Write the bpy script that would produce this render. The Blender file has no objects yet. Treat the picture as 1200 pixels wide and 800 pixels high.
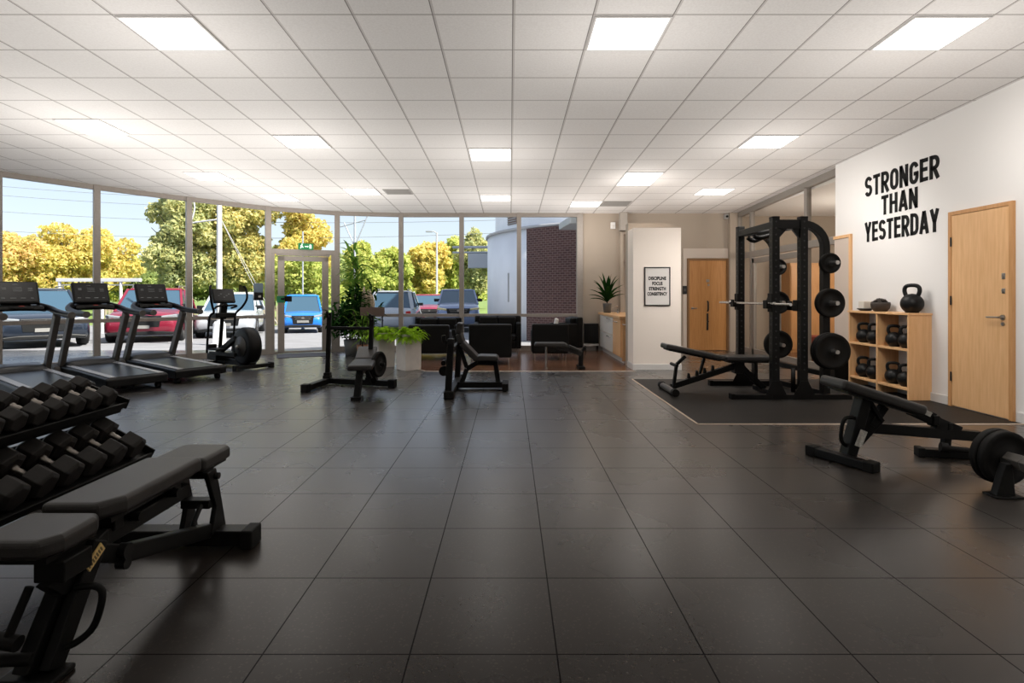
import bpy, bmesh, math, random
import numpy as np
from mathutils import Vector, Matrix
R = math.radians
PI = math.pi
random.seed(7)
rng = np.random.default_rng(7)
SC = bpy.context.scene
COL = SC.collection

# ------------------------------------------------------------------ camera, light, exposure
EYE = 1.22
cam_d = bpy.data.cameras.new('camera')
cam = bpy.data.objects.new('camera', cam_d)
COL.objects.link(cam)
cam.location = (0, 0, EYE)
cam.rotation_euler = (R(90), 0, 0)
cam_d.sensor_width = 36
cam_d.lens = 640 / 1200 * 36
cam_d.shift_x = 2.5 / 1200
cam_d.shift_y = -54.5 / 1200
cam_d.clip_start = 0.05
cam_d.clip_end = 500
SC.camera = cam
SC.cycles.sample_clamp_indirect = 3.0
SC.view_settings.view_transform = 'Standard'
SC.view_settings.look = 'None'
SC.view_settings.gamma = 1.0
SC.view_settings.use_curve_mapping = False
SC.view_settings.exposure = 0.0

SKY_STRENGTH = 0.22
PANEL_STRENGTH = 4.0
FILL_WATTS = 45.0  # base power of the unseen fill spots added below the panels
SUN_ENERGY = 13.0
world = bpy.data.worlds.new('world')
SC.world = world
world.use_nodes = True
wn = world.node_tree
wn.nodes.clear()
w_out = wn.nodes.new('ShaderNodeOutputWorld')
w_bg = wn.nodes.new('ShaderNodeBackground')
w_sky = wn.nodes.new('ShaderNodeTexSky')
w_sky.sky_type = 'NISHITA'
w_sky.sun_disc = False
w_sky.sun_elevation = R(50)
w_sky.sun_rotation = R(110)
w_sky.air_density = 1.0
w_sky.dust_density = 1.2
w_sky.ozone_density = 1.0
w_bg.inputs['Strength'].default_value = 1.0
w_gain = wn.nodes.new('ShaderNodeMix')
w_gain.data_type = 'RGBA'
w_gain.blend_type = 'MULTIPLY'
w_gain.inputs[0].default_value = 1.0
w_gain.inputs[7].default_value = (SKY_STRENGTH, SKY_STRENGTH, SKY_STRENGTH, 1)
w_haze = wn.nodes.new('ShaderNodeMix')
w_haze.data_type = 'RGBA'
w_haze.inputs[0].default_value = 0.55
w_haze.inputs[7].default_value = (0.88, 0.915, 0.99, 1)
wn.links.new(w_sky.outputs[0], w_gain.inputs[6])
wn.links.new(w_gain.outputs[2], w_haze.inputs[6])
wn.links.new(w_haze.outputs[2], w_bg.inputs[0])
wn.links.new(w_bg.outputs[0], w_out.inputs[0])
sun_d = bpy.data.lights.new('sun', 'SUN')
sun_d.energy = SUN_ENERGY
sun_d.angle = R(1.0)
sun_d.color = (1.0, 0.93, 0.82)
sun = bpy.data.objects.new('sun', sun_d)
COL.objects.link(sun)
sdir = Vector((0.60, -0.22, 0.77)).normalized()     # towards the sun
sun.rotation_euler = sdir.to_track_quat('Z', 'Y').to_euler()
sun.location = (30, -15, 30)

# ------------------------------------------------------------------ materials
def nodes_of(m):
    m.use_nodes = True
    nt = m.node_tree
    return nt, nt.nodes.get('Principled BSDF')

def mat(name, col, rough=0.5, metal=0.0, spec=0.5, noise=0.0, nscale=30.0, bump=0.0, bscale=200.0, coat=0.0):
    m = bpy.data.materials.new(name)
    nt, b = nodes_of(m)
    c = (col[0], col[1], col[2], 1)
    b.inputs['Base Color'].default_value = c
    b.inputs['Roughness'].default_value = rough
    b.inputs['Metallic'].default_value = metal
    b.inputs['Specular IOR Level'].default_value = spec
    b.inputs['Coat Weight'].default_value = coat
    tc = nt.nodes.new('ShaderNodeTexCoord')
    if noise > 0:
        n = nt.nodes.new('ShaderNodeTexNoise')
        n.inputs['Scale'].default_value = nscale
        n.inputs['Detail'].default_value = 4
        r = nt.nodes.new('ShaderNodeValToRGB')
        r.color_ramp.elements[0].position = 0.3
        r.color_ramp.elements[1].position = 0.7
        r.color_ramp.elements[0].color = tuple(x * (1 - noise) for x in col) + (1,)
        r.color_ramp.elements[1].color = tuple(min(1, x * (1 + noise)) for x in col) + (1,)
        nt.links.new(tc.outputs['Object'], n.inputs['Vector'])
        nt.links.new(n.outputs['Fac'], r.inputs['Fac'])
        nt.links.new(r.outputs['Color'], b.inputs['Base Color'])
    if bump > 0:
        n2 = nt.nodes.new('ShaderNodeTexNoise')
        n2.inputs['Scale'].default_value = bscale
        bp = nt.nodes.new('ShaderNodeBump')
        bp.inputs['Strength'].default_value = bump
        bp.inputs['Distance'].default_value = 0.002
        nt.links.new(tc.outputs['Object'], n2.inputs['Vector'])
        nt.links.new(n2.outputs['Fac'], bp.inputs['Height'])
        nt.links.new(bp.outputs['Normal'], b.inputs['Normal'])
    return m

def emit(name, col, s):
    m = bpy.data.materials.new(name)
    nt, b = nodes_of(m)
    b.inputs['Base Color'].default_value = (*col, 1)
    b.inputs['Emission Color'].default_value = (*col, 1)
    b.inputs['Emission Strength'].default_value = s
    return m

def glass(name, tint=(1, 1, 1), refl=0.06):
    m = bpy.data.materials.new(name)
    m.use_nodes = True
    nt = m.node_tree
    nt.nodes.clear()
    o = nt.nodes.new('ShaderNodeOutputMaterial')
    mx = nt.nodes.new('ShaderNodeMixShader')
    t = nt.nodes.new('ShaderNodeBsdfTransparent')
    t.inputs[0].default_value = (*tint, 1)
    g = nt.nodes.new('ShaderNodeBsdfGlossy')
    g.inputs['Roughness'].default_value = 0.02
    mx.inputs[0].default_value = refl
    nt.links.new(t.outputs[0], mx.inputs[1])
    nt.links.new(g.outputs[0], mx.inputs[2])
    nt.links.new(mx.outputs[0], o.inputs[0])
    return m

def M(nt, op, a, b=None, clamp=False):
    n = nt.nodes.new('ShaderNodeMath')
    n.operation = op
    n.use_clamp = clamp
    for i, v in enumerate((a, b)):
        if v is None:
            continue
        if isinstance(v, (int, float)):
            n.inputs[i].default_value = v
        else:
            nt.links.new(v, n.inputs[i])
    return n.outputs[0]

def line_mask(nt, coord, off, per, w):
    """1 inside a line of width w that repeats every per"""
    f = M(nt, 'FRACT', M(nt, 'DIVIDE', M(nt, 'SUBTRACT', coord, off), per))
    d = M(nt, 'MINIMUM', f, M(nt, 'SUBTRACT', 1.0, f))
    return M(nt, 'LESS_THAN', d, w / per / 2)

def mixcol(nt, fac, a, b):
    n = nt.nodes.new('ShaderNodeMix')
    n.data_type = 'RGBA'
    if isinstance(fac, (int, float)):
        n.inputs[0].default_value = fac
    else:
        nt.links.new(fac, n.inputs[0])
    for i, v in ((6, a), (7, b)):
        if isinstance(v, tuple):
            n.inputs[i].default_value = (*v, 1) if len(v) == 3 else v
        else:
            nt.links.new(v, n.inputs[i])
    return n.outputs[2]

def ramp(nt, fac, stops):
    r = nt.nodes.new('ShaderNodeValToRGB')
    els = r.color_ramp.elements
    while len(els) < len(stops):
        els.new(0.5)
    for e, (p, c) in zip(els, stops):
        e.position = p
        e.color = (*c, 1)
    nt.links.new(fac, r.inputs['Fac'])
    return r.outputs['Color']

def tex_noise(nt, vec, scale, detail=3):
    n = nt.nodes.new('ShaderNodeTexNoise')
    n.inputs['Scale'].default_value = scale
    n.inputs['Detail'].default_value = detail
    if vec is not None:
        nt.links.new(vec, n.inputs['Vector'])
    return n.outputs['Fac']

def rubber_floor(name, seams=True, base=(0.018, 0.0135, 0.0105)):
    m = bpy.data.materials.new(name)
    nt, b = nodes_of(m)
    geo = nt.nodes.new('ShaderNodeNewGeometry')
    sx = nt.nodes.new('ShaderNodeSeparateXYZ')
    nt.links.new(geo.outputs['Position'], sx.inputs[0])
    v = nt.nodes.new('ShaderNodeTexVoronoi')
    v.inputs['Scale'].default_value = 150
    nt.links.new(geo.outputs['Position'], v.inputs['Vector'])
    sep = nt.nodes.new('ShaderNodeSeparateColor')
    nt.links.new(v.outputs['Color'], sep.inputs[0])
    fleck = M(nt, 'GREATER_THAN', sep.outputs[0], 0.93)
    big = tex_noise(nt, geo.outputs['Position'], 1.3, 4)
    basec = ramp(nt, big, [(0.3, tuple(x * 0.85 for x in base)), (0.7, tuple(x * 1.2 for x in base))])
    c = mixcol(nt, M(nt, 'MULTIPLY', fleck, 0.28), basec, (0.075, 0.058, 0.045))
    if seams:
        seam = M(nt, 'MAXIMUM', line_mask(nt, sx.outputs[0], 0.16, 0.5, 0.0055), line_mask(nt, sx.outputs[1], 0.355, 0.5, 0.0055))
        c = mixcol(nt, seam, c, (0.006, 0.005, 0.005))
    b.inputs['Specular IOR Level'].default_value = 0.0
    b.inputs['Roughness'].default_value = 0.8
    nt.links.new(c, b.inputs['Base Color'])
    lw = nt.nodes.new('ShaderNodeLayerWeight')
    lw.inputs['Blend'].default_value = 0.5
    fres = M(nt, 'ADD', 0.016, M(nt, 'MULTIPLY', M(nt, 'POWER', lw.outputs['Facing'], 4.0), 1.0))
    if seams:
        fres = M(nt, 'MULTIPLY', fres, M(nt, 'SUBTRACT', 1.0, M(nt, 'MULTIPLY', seam, 0.75)))
    else:
        fres = M(nt, 'MULTIPLY', fres, 0.22)
    gl = nt.nodes.new('ShaderNodeBsdfGlossy')
    gl.distribution = 'MULTI_GGX'
    nt.links.new(M(nt, 'ADD', M(nt, 'MULTIPLY', big, 0.03), 0.26 if seams else 0.40), gl.inputs['Roughness'])
    mx = nt.nodes.new('ShaderNodeMixShader')
    nt.links.new(fres, mx.inputs[0])
    nt.links.new(b.outputs[0], mx.inputs[1])
    nt.links.new(gl.outputs[0], mx.inputs[2])
    nt.links.new(mx.outputs[0], nt.nodes['Material Output'].inputs['Surface'])
    return m

def wood(name, c1, c2, rough=0.4, axis=2, planks=None, scale=9.0):
    """grain stretched along axis; planks=(across axis, width) adds plank joints"""
    m = bpy.data.materials.new(name)
    nt, b = nodes_of(m)
    geo = nt.nodes.new('ShaderNodeNewGeometry')
    mp = nt.nodes.new('ShaderNodeMapping')
    s = [scale * 5] * 3
    s[axis] = scale * 0.35
    mp.inputs['Scale'].default_value = s
    nt.links.new(geo.outputs['Position'], mp.inputs[0])
    n = tex_noise(nt, mp.outputs[0], 1.0, 6)
    c = ramp(nt, n, [(0.3, c1), (0.7, c2)])
    if planks:
        sx = nt.nodes.new('ShaderNodeSeparateXYZ')
        nt.links.new(geo.outputs['Position'], sx.inputs[0])
        k = M(nt, 'FLOOR', M(nt, 'DIVIDE', sx.outputs[planks[0]], planks[1]))
        wn_ = nt.nodes.new('ShaderNodeTexWhiteNoise')
        wn_.noise_dimensions = '1D'
        nt.links.new(k, wn_.inputs['W'])
        dark = M(nt, 'MULTIPLY', wn_.outputs['Value'], 0.45)
        c = mixcol(nt, dark, c, tuple(x * 0.45 for x in c1))
        c = mixcol(nt, line_mask(nt, sx.outputs[planks[0]], 0, planks[1], 0.006), c, tuple(x * 0.2 for x in c1))
    nt.links.new(c, b.inputs['Base Color'])
    b.inputs['Roughness'].default_value = rough
    return m

def ceiling_mat():
    m = bpy.data.materials.new('ceiling_tile')
    nt, b = nodes_of(m)
    geo = nt.nodes.new('ShaderNodeNewGeometry')
    sx = nt.nodes.new('ShaderNodeSeparateXYZ')
    nt.links.new(geo.outputs['Position'], sx.inputs[0])
    l1 = M(nt, 'MAXIMUM', line_mask(nt, sx.outputs[0], 0.03, 0.6, 0.022), line_mask(nt, sx.outputs[1], 4.083, 0.541, 0.016))
    l2 = M(nt, 'MAXIMUM', line_mask(nt, sx.outputs[0], 0.022, 0.6, 0.008), line_mask(nt, sx.outputs[1], 4.078, 0.541, 0.007))  # thin dark line paints a shadow edge along one side of each bar
    nz = tex_noise(nt, geo.outputs['Position'], 60, 4)
    c = ramp(nt, nz, [(0.3, (0.80, 0.775, 0.76)), (0.7, (0.87, 0.85, 0.835))])
    c = mixcol(nt, l1, c, (0.62, 0.59, 0.57))
    c = mixcol(nt, l2, c, (0.22, 0.20, 0.19))
    nt.links.new(c, b.inputs['Base Color'])
    b.inputs['Roughness'].default_value = 0.7
    return m

def brick_mat(name, c1, c2, mortar, scale, bw=0.5, rh=0.25):
    m = bpy.data.materials.new(name)
    nt, b = nodes_of(m)
    tc = nt.nodes.new('ShaderNodeTexCoord')
    br = nt.nodes.new('ShaderNodeTexBrick')
    br.inputs['Color1'].default_value = (*c1, 1)
    br.inputs['Color2'].default_value = (*c2, 1)
    br.inputs['Mortar'].default_value = (*mortar, 1)
    br.inputs['Scale'].default_value = scale
    br.inputs['Mortar Size'].default_value = 0.024
    nt.links.new(tc.outputs['UV'], br.inputs['Vector'])
    nt.links.new(br.outputs['Color'], b.inputs['Base Color'])
    b.inputs['Roughness'].default_value = 0.8
    return m

def leaf_mat(name, stops, trans=0.35):
    m = bpy.data.materials.new(name)
    m.use_nodes = True
    nt = m.node_tree
    nt.nodes.clear()
    o = nt.nodes.new('ShaderNodeOutputMaterial')
    geo = nt.nodes.new('ShaderNodeNewGeometry')
    tc = nt.nodes.new('ShaderNodeTexCoord')
    big = tex_noise(nt, tc.outputs['Object'], 0.55, 3)
    f = M(nt, 'ADD', M(nt, 'MULTIPLY', geo.outputs['Random Per Island'], 0.45), M(nt, 'MULTIPLY', big, 0.6), clamp=True)
    c = ramp(nt, f, stops)
    d = nt.nodes.new('ShaderNodeBsdfDiffuse')
    t = nt.nodes.new('ShaderNodeBsdfTranslucent')
    mx = nt.nodes.new('ShaderNodeMixShader')
    mx.inputs[0].default_value = trans
    nt.links.new(c, d.inputs[0])
    nt.links.new(c, t.inputs[0])
    nt.links.new(d.outputs[0], mx.inputs[1])
    nt.links.new(t.outputs[0], mx.inputs[2])
    nt.links.new(mx.outputs[0], o.inputs[0])
    return m

MT = dict(
    floor=rubber_floor('rubber_tiles'),
    mat=rubber_floor('rubber_mat', False, (0.009, 0.0072, 0.006)),
    woodfloor=wood('walnut_planks', (0.12, 0.055, 0.030), (0.22, 0.11, 0.064), 0.22, 0, (1, 0.14), 6),
    ceiling=ceiling_mat(),
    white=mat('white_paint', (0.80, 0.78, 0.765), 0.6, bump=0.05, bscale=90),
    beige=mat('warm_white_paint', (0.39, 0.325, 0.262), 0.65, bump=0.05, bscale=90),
    grey_paint=mat('grey_paint', (0.40, 0.36, 0.32), 0.6),
    skirt=mat('skirting_paint', (0.66, 0.64, 0.62), 0.5),
    oak=wood('oak_veneer', (0.70, 0.40, 0.185), (0.80, 0.49, 0.25), 0.45, 2),
    oak_door=wood('oak_door_veneer', (0.42, 0.19, 0.055), (0.52, 0.25, 0.085), 0.4, 2),
    oak_edge=wood('oak_edge', (0.50, 0.25, 0.095), (0.60, 0.32, 0.135), 0.45, 2),
    alu=mat('aluminium_frame', (0.31, 0.275, 0.245), 0.45, 0.2, noise=0.05),
    grey_alu=mat('grey_frame', (0.27, 0.245, 0.22), 0.45, 0.25),
    glass=glass('clear_glass', (0.985, 0.99, 0.99), 0.0),
    glass2=glass('inner_glass', (0.92, 0.91, 0.89), 0.0),
    black=mat('black_powder_coat', (0.0042, 0.004, 0.0037), 0.45, 0.0, 0.18, bump=0.15, bscale=500),
    steel=mat('dark_steel', (0.012, 0.012, 0.0125), 0.4, 0.0, 0.4),
    plastic=mat('black_plastic', (0.0055, 0.0053, 0.005), 0.4, 0.0, 0.18),
    greyplast=mat('grey_plastic', (0.085, 0.077, 0.070), 0.45, 0.0, 0.3),
    rubber=mat('black_rubber', (0.006, 0.0055, 0.005), 0.6, 0.0, 0.15, noise=0.2, nscale=60, bump=0.1),
    hexrub=mat('hex_rubber', (0.016, 0.0138, 0.0122), 0.55, 0.0, 0.3, noise=0.2, nscale=40),
    vinyl=mat('black_vinyl', (0.024, 0.0215, 0.0195), 0.45, 0.0, 0.4, bump=0.25, bscale=350),
    leather=mat('black_leather', (0.0045, 0.0043, 0.004), 0.42, 0.0, 0.18, bump=0.2, bscale=120),
    chrome=mat('chrome', (0.50, 0.48, 0.46), 0.22, 1.0),
    handle_steel=mat('handle_steel', (0.26, 0.235, 0.21), 0.35, 1.0),
    disc_grey=mat('disc_grey', (0.05, 0.049, 0.048), 0.4),
    silver=mat('brushed_silver', (0.36, 0.34, 0.32), 0.35, 0.9),
    belt=mat('belt', (0.006, 0.006, 0.0065), 0.32, 0.0, 0.3, noise=0.2, nscale=300),
    hood=mat('hood_plastic', (0.02, 0.022, 0.026), 0.28),
    siderail=mat('side_rail', (0.33, 0.33, 0.34), 0.4),
    screen=mat('screen_glass', (0.006, 0.006, 0.0065), 0.25, 0.0, 0.3),
    ui=emit('screen_marks', (0.8, 0.86, 0.9), 0.35),
    ui_green=emit('screen_green', (0.2, 0.8, 0.3), 0.25),
    redplast=mat('red_plastic', (0.35, 0.03, 0.02), 0.4),
    panel=emit('light_diffuser', (1.0, 0.955, 0.90), PANEL_STRENGTH),
    lightframe=mat('light_frame', (0.75, 0.74, 0.73), 0.5),
    vent=mat('vent_grey', (0.36, 0.345, 0.33), 0.6),
    sign_green=emit('exit_sign_green', (0.005, 0.16, 0.05), 0.35),
    sign_white=emit('exit_sign_white', (0.75, 0.95, 0.8), 0.9),
    green=mat('green_sticker', (0.02, 0.22, 0.09), 0.5),
    paper=mat('poster_paper', (0.72, 0.69, 0.66), 0.7),
    ink=mat('black_ink', (0.008, 0.008, 0.008), 0.7, 0.0, 0.2),
    frame_black=mat('poster_frame', (0.015, 0.014, 0.013), 0.4),
    concrete=mat('planter_concrete', (0.58, 0.54, 0.50), 0.7, noise=0.05, nscale=12, bump=0.1, bscale=60),
    soil=mat('soil', (0.03, 0.02, 0.014), 0.9, noise=0.4, nscale=60),
    terracotta=mat('terracotta', (0.26, 0.12, 0.06), 0.75, noise=0.15),
    potgrey=mat('grey_pot', (0.13, 0.135, 0.135), 0.5),
    drawer=mat('white_laminate', (0.72, 0.69, 0.65), 0.4),
    heater=mat('heater_black', (0.004, 0.004, 0.004), 0.35, 0.0, 0.3),
    doormat=mat('doormat', (0.10, 0.105, 0.125), 0.9, noise=0.3, nscale=200),
    sticker=mat('pale_sticker', (0.42, 0.40, 0.36), 0.5, noise=0.3, nscale=90),
    yellow=mat('yellow_sticker', (0.62, 0.43, 0.16), 0.5, noise=0.25, nscale=120),
    cushion=mat('white_cushion', (0.62, 0.60, 0.57), 0.8),
    wicker=mat('dark_wicker', (0.035, 0.026, 0.02), 0.7, noise=0.5, nscale=90, bump=0.8, bscale=90),
    wax=mat('cream_ceramic', (0.66, 0.60, 0.52), 0.6),
    fern=leaf_mat('fern_leaf', [(0.2, (0.14, 0.30, 0.012)), (0.6, (0.30, 0.50, 0.03)), (0.9, (0.5, 0.62, 0.08))]),
    darkleaf=leaf_mat('dark_leaf', [(0.2, (0.008, 0.03, 0.008)), (0.6, (0.018, 0.06, 0.014)), (0.9, (0.05, 0.12, 0.02))], 0.2),
    midleaf=leaf_mat('mid_leaf', [(0.2, (0.07, 0.17, 0.03)), (0.6, (0.17, 0.33, 0.05)), (0.9, (0.32, 0.46, 0.09))], 0.45),
    pampas=mat('pampas', (0.55, 0.45, 0.33), 0.9, noise=0.3, nscale=40),
    bark=mat('bark', (0.07, 0.05, 0.035), 0.9, noise=0.3, nscale=8),
    asphalt=mat('asphalt', (0.185, 0.19, 0.205), 0.85, noise=0.12, nscale=1.5),
    paving=mat('paving', (0.36, 0.355, 0.345), 0.8, noise=0.08, nscale=2),
    lawn=mat('lawn', (0.12, 0.18, 0.04), 0.9, noise=0.35, nscale=1.2),
    white_metal=mat('white_metal', (0.58, 0.59, 0.60), 0.4),
    grey_metal=mat('galvanised', (0.42, 0.45, 0.48), 0.5, 0.3),
    wire=mat('wire', (0.24, 0.26, 0.29), 0.6),
    tank=mat('tank_paint', (0.80, 0.83, 0.88), 0.6, noise=0.06, nscale=1.2),
    tankband=mat('tank_band', (0.42, 0.43, 0.45), 0.5),
    brick=brick_mat('dark_brick', (0.060, 0.026, 0.025), (0.092, 0.042, 0.037), (0.20, 0.14, 0.125), 1.0),
    louvre=mat('louvre', (0.20, 0.14, 0.11), 0.7),
    tyre=mat('tyre', (0.012, 0.012, 0.013), 0.8),
    rim=mat('wheel_rim', (0.28, 0.28, 0.29), 0.35, 0.7),
    carglass=mat('car_glass', (0.035, 0.075, 0.115), 0.08, 0.0, 0.7),
    cardark=mat('car_trim', (0.010, 0.011, 0.012), 0.45, 0.0, 0.3),
    lamp=mat('headlamp', (0.26, 0.28, 0.30), 0.2, 0.2),
    lampwarm=mat('warm_headlamp', (0.75, 0.62, 0.30), 0.2),
    taillamp=mat('tail_lamp', (0.4, 0.02, 0.02), 0.2),
    plate=mat('number_plate', (0.22, 0.22, 0.215), 0.5),
    c_dark=mat('car_paint_navy', (0.016, 0.024, 0.040), 0.22, 0.3, coat=0.6),
    c_red=mat('car_paint_red', (0.20, 0.012, 0.032), 0.25, 0.2, coat=0.6),
    c_white=mat('car_paint_white', (0.38, 0.41, 0.45), 0.25, 0.0, coat=0.6),
    c_blue=mat('car_paint_blue', (0.012, 0.17, 0.62), 0.25, 0.1, coat=0.6),
    c_maroon=mat('car_paint_maroon', (0.22, 0.025, 0.055), 0.25, 0.2, coat=0.6),
    c_steel=mat('car_paint_steel_blue', (0.18, 0.23, 0.36), 0.25, 0.3, coat=0.6),
    brown=mat('brown_board', (0.10, 0.065, 0.05), 0.6),
    redbox=mat('red_fabric', (0.30, 0.06, 0.04), 0.7),
    kb=mat('kettlebell_iron', (0.0055, 0.0055, 0.0055), 0.45, 0.0, 0.25, noise=0.25, nscale=30, bump=0.3, bscale=120),
)

# ------------------------------------------------------------------ mesh helpers
class MB:
    def __init__(self, origin=(0, 0, 0)):
        self.v, self.f, self.s, self.mi = [], [], [], []
        self.o = Vector(origin)
        self.cm = 0
    def add(self, verts, faces, smooth=False):
        n = len(self.v)
        self.v += [tuple(v) for v in verts]
        self.f += [tuple(i + n for i in f) for f in faces]
        self.s += [smooth] * len(faces)
        self.mi += [self.cm] * len(faces)
        return self
    def box(self, c, size, rot=None):
        x, y, z = (s / 2 for s in size)
        vs = [Vector(p) for p in ((-x, -y, -z), (x, -y, -z), (x, y, -z), (-x, y, -z), (-x, -y, z), (x, -y, z), (x, y, z), (-x, y, z))]
        if rot is not None:
            mt = rot if isinstance(rot, Matrix) else Matrix.Rotation(rot, 3, 'Z')
            vs = [mt @ v for v in vs]
        c = Vector(c)
        return self.add([v + c for v in vs], [(3, 2, 1, 0), (4, 5, 6, 7), (0, 1, 5, 4), (1, 2, 6, 5), (2, 3, 7, 6), (3, 0, 4, 7)])
    def bb(self, x0, x1, y0, y1, z0, z1):
        return self.box(((x0 + x1) / 2, (y0 + y1) / 2, (z0 + z1) / 2), (abs(x1 - x0), abs(y1 - y0), abs(z1 - z0)))
    def beam(self, p0, p1, w, h, up=(0, 0, 1)):
        p0, p1 = Vector(p0), Vector(p1)
        d = (p1 - p0).normalized()
        u = Vector(up)
        if abs(d.dot(u)) > 0.98:
            u = Vector((1, 0, 0))
        s = d.cross(u).normalized() * (w / 2)
        t = s.normalized().cross(d).normalized() * (h / 2)
        vs = []
        for p in (p0, p1):
            vs += [p - s - t, p + s - t, p + s + t, p - s + t]
        return self.add(vs, [(0, 1, 2, 3), (7, 6, 5, 4), (1, 0, 4, 5), (2, 1, 5, 6), (3, 2, 6, 7), (0, 3, 7, 4)])
    def path(self, pts, w, h, up=(0, 0, 1)):
        for a, b in zip(pts, pts[1:]):
            self.beam(a, b, w, h, up)
        return self
    def sweep(self, pts, w, h, up=(0, 1, 0)):
        pts = [Vector(p) for p in pts]
        u = Vector(up)
        n = len(pts)
        rings = []
        for i, p in enumerate(pts):
            d = (pts[min(i + 1, n - 1)] - pts[max(i - 1, 0)]).normalized()
            s = d.cross(u).normalized() * (w / 2)
            t = u.normalized() * (h / 2)
            rings.append([p - s - t, p + s - t, p + s + t, p - s + t])
        return self.loft(rings, False)
    def tube(self, pts, r, seg=10, smooth_path=0, closed=False):
        pts = [Vector(p) for p in pts]
        if smooth_path:
            out = []
            n = len(pts)
            for i in range(n if closed else n - 1):
                a = pts[(i - 1) % n] if (closed or i > 0) else pts[0]
                b, c = pts[i], pts[(i + 1) % n]
                d = pts[(i + 2) % n] if (closed or i + 2 < n) else pts[-1]
                for k in range(smooth_path):
                    t = k / smooth_path
                    out.append(0.5 * (2 * b + (c - a) * t + (2 * a - 5 * b + 4 * c - d) * t * t + (3 * b - a - 3 * c + d) * t ** 3))
            if not closed:
                out.append(pts[-1])
            pts = out
        n = len(pts)
        rs = r if isinstance(r, (list, tuple)) else None
        vs, fs = [], []
        u = None
        for i, p in enumerate(pts):
            if closed:
                d = (pts[(i + 1) % n] - pts[i - 1]).normalized()
            else:
                d = (pts[min(i + 1, n - 1)] - pts[max(i - 1, 0)]).normalized()
            if u is None:
                u = d.orthogonal().normalized()
            else:
                u = (u - d * u.dot(d))
                u = u.normalized() if u.length > 1e-6 else d.orthogonal().normalized()
            w = d.cross(u)
            rr = (rs[0] + (rs[1] - rs[0]) * i / max(1, n - 1)) if rs else r
            for k in range(seg):
                a = 2 * PI * k / seg
                vs.append(p + (u * math.cos(a) + w * math.sin(a)) * rr)
        m = n if closed else n - 1
        for i in range(m):
            for k in range(seg):
                a, b = i * seg + k, i * seg + (k + 1) % seg
                c, d2 = ((i + 1) % n) * seg + (k + 1) % seg, ((i + 1) % n) * seg + k
                fs.append((a, b, c, d2))
        self.add(vs, fs, True)
        if not closed:
            self.add(vs[:seg], [tuple(range(seg))[::-1]])
            self.add(vs[-seg:], [tuple(range(seg))])
        return self
    def cyl(self, p0, p1, r, r1=None, seg=16):
        return self.tube([p0, p1], (r, r if r1 is None else r1), seg)
    def lathe(self, prof, c=(0, 0, 0), axis=(0, 0, 1), seg=24, smooth=True):
        ax = Vector(axis).normalized()
        u = ax.orthogonal().normalized()
        w = ax.cross(u)
        c = Vector(c)
        vs, fs = [], []
        for r, h in prof:
            for k in range(seg):
                a = 2 * PI * k / seg
                vs.append(c + ax * h + (u * math.cos(a) + w * math.sin(a)) * max(r, 1e-5))
        for i in range(len(prof) - 1):
            for k in range(seg):
                fs.append((i * seg + k, i * seg + (k + 1) % seg, (i + 1) * seg + (k + 1) % seg, (i + 1) * seg + k))
        return self.add(vs, fs, smooth)
    def prism(self, poly, axis, a, b):
        """polygon in the plane across axis (0 x: (y,z), 1 y: (x,z), 2 z: (x,y)) extruded from a to b"""
        def P(p, h):
            return (h, p[0], p[1]) if axis == 0 else (p[0], h, p[1]) if axis == 1 else (p[0], p[1], h)
        n = len(poly)
        vs = [P(p, a) for p in poly] + [P(p, b) for p in poly]
        fs = [tuple(range(n))[::-1], tuple(range(n, 2 * n))] + [(i, (i + 1) % n, n + (i + 1) % n, n + i) for i in range(n)]
        return self.add(vs, fs)
    def loft(self, rings, smooth=True):
        n = len(rings[0])
        vs = [p for r in rings for p in r]
        fs = []
        for i in range(len(rings) - 1):
            for k in range(n):
                fs.append((i * n + k, i * n + (k + 1) % n, (i + 1) * n + (k + 1) % n, (i + 1) * n + k))
        fs.append(tuple(range(n))[::-1])
        fs.append(tuple(range((len(rings) - 1) * n, len(rings) * n)))
        return self.add(vs, fs, smooth)
    def ball(self, c, rad, seg=16):
        rx, ry, rz = rad if isinstance(rad, (tuple, list)) else (rad,) * 3
        vs, fs = [], []
        nl = seg // 2
        for i in range(nl + 1):
            t = PI * i / nl
            for k in range(seg):
                a = 2 * PI * k / seg
                vs.append((c[0] + rx * math.sin(t) * math.cos(a), c[1] + ry * math.sin(t) * math.sin(a), c[2] + rz * math.cos(t)))
        for i in range(nl):
            for k in range(seg):
                fs.append((i * seg + k, (i + 1) * seg + k, (i + 1) * seg + (k + 1) % seg, i * seg + (k + 1) % seg))
        return self.add(vs, fs, True)
    def build(self, name, m, parent=None, bevel=0, seg=2, subsurf=0, loc=None, rotz=0):
        me = bpy.data.meshes.new(name)
        ox, oy, oz = self.o
        me.from_pydata([(x - ox, y - oy, z - oz) for x, y, z in self.v], [], self.f)
        for q in (m if isinstance(m, (list, tuple)) else [m]):
            me.materials.append(MT[q] if isinstance(q, str) else q)
        me.polygons.foreach_set('use_smooth', self.s)
        me.polygons.foreach_set('material_index', self.mi)
        bm = bmesh.new()
        bm.from_mesh(me)
        bmesh.ops.recalc_face_normals(bm, faces=bm.faces)
        bm.to_mesh(me)
        bm.free()
        o = bpy.data.objects.new(name, me)
        COL.objects.link(o)
        if parent is not None:
            o.parent = parent
        elif loc is None and self.o.length > 0:
            o.location = self.o
        if loc is not None:
            o.location = loc
        if rotz:
            o.rotation_euler = (0, 0, rotz)
        if bevel:
            b = o.modifiers.new('bevel', 'BEVEL')
            b.width = bevel
            b.segments = seg
            b.limit_method = 'ANGLE'
            b.angle_limit = R(40)
            b.harden_normals = False
        if subsurf:
            s = o.modifiers.new('subsurf', 'SUBSURF')
            s.levels = subsurf
            s.render_levels = subsurf
        return o

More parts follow.
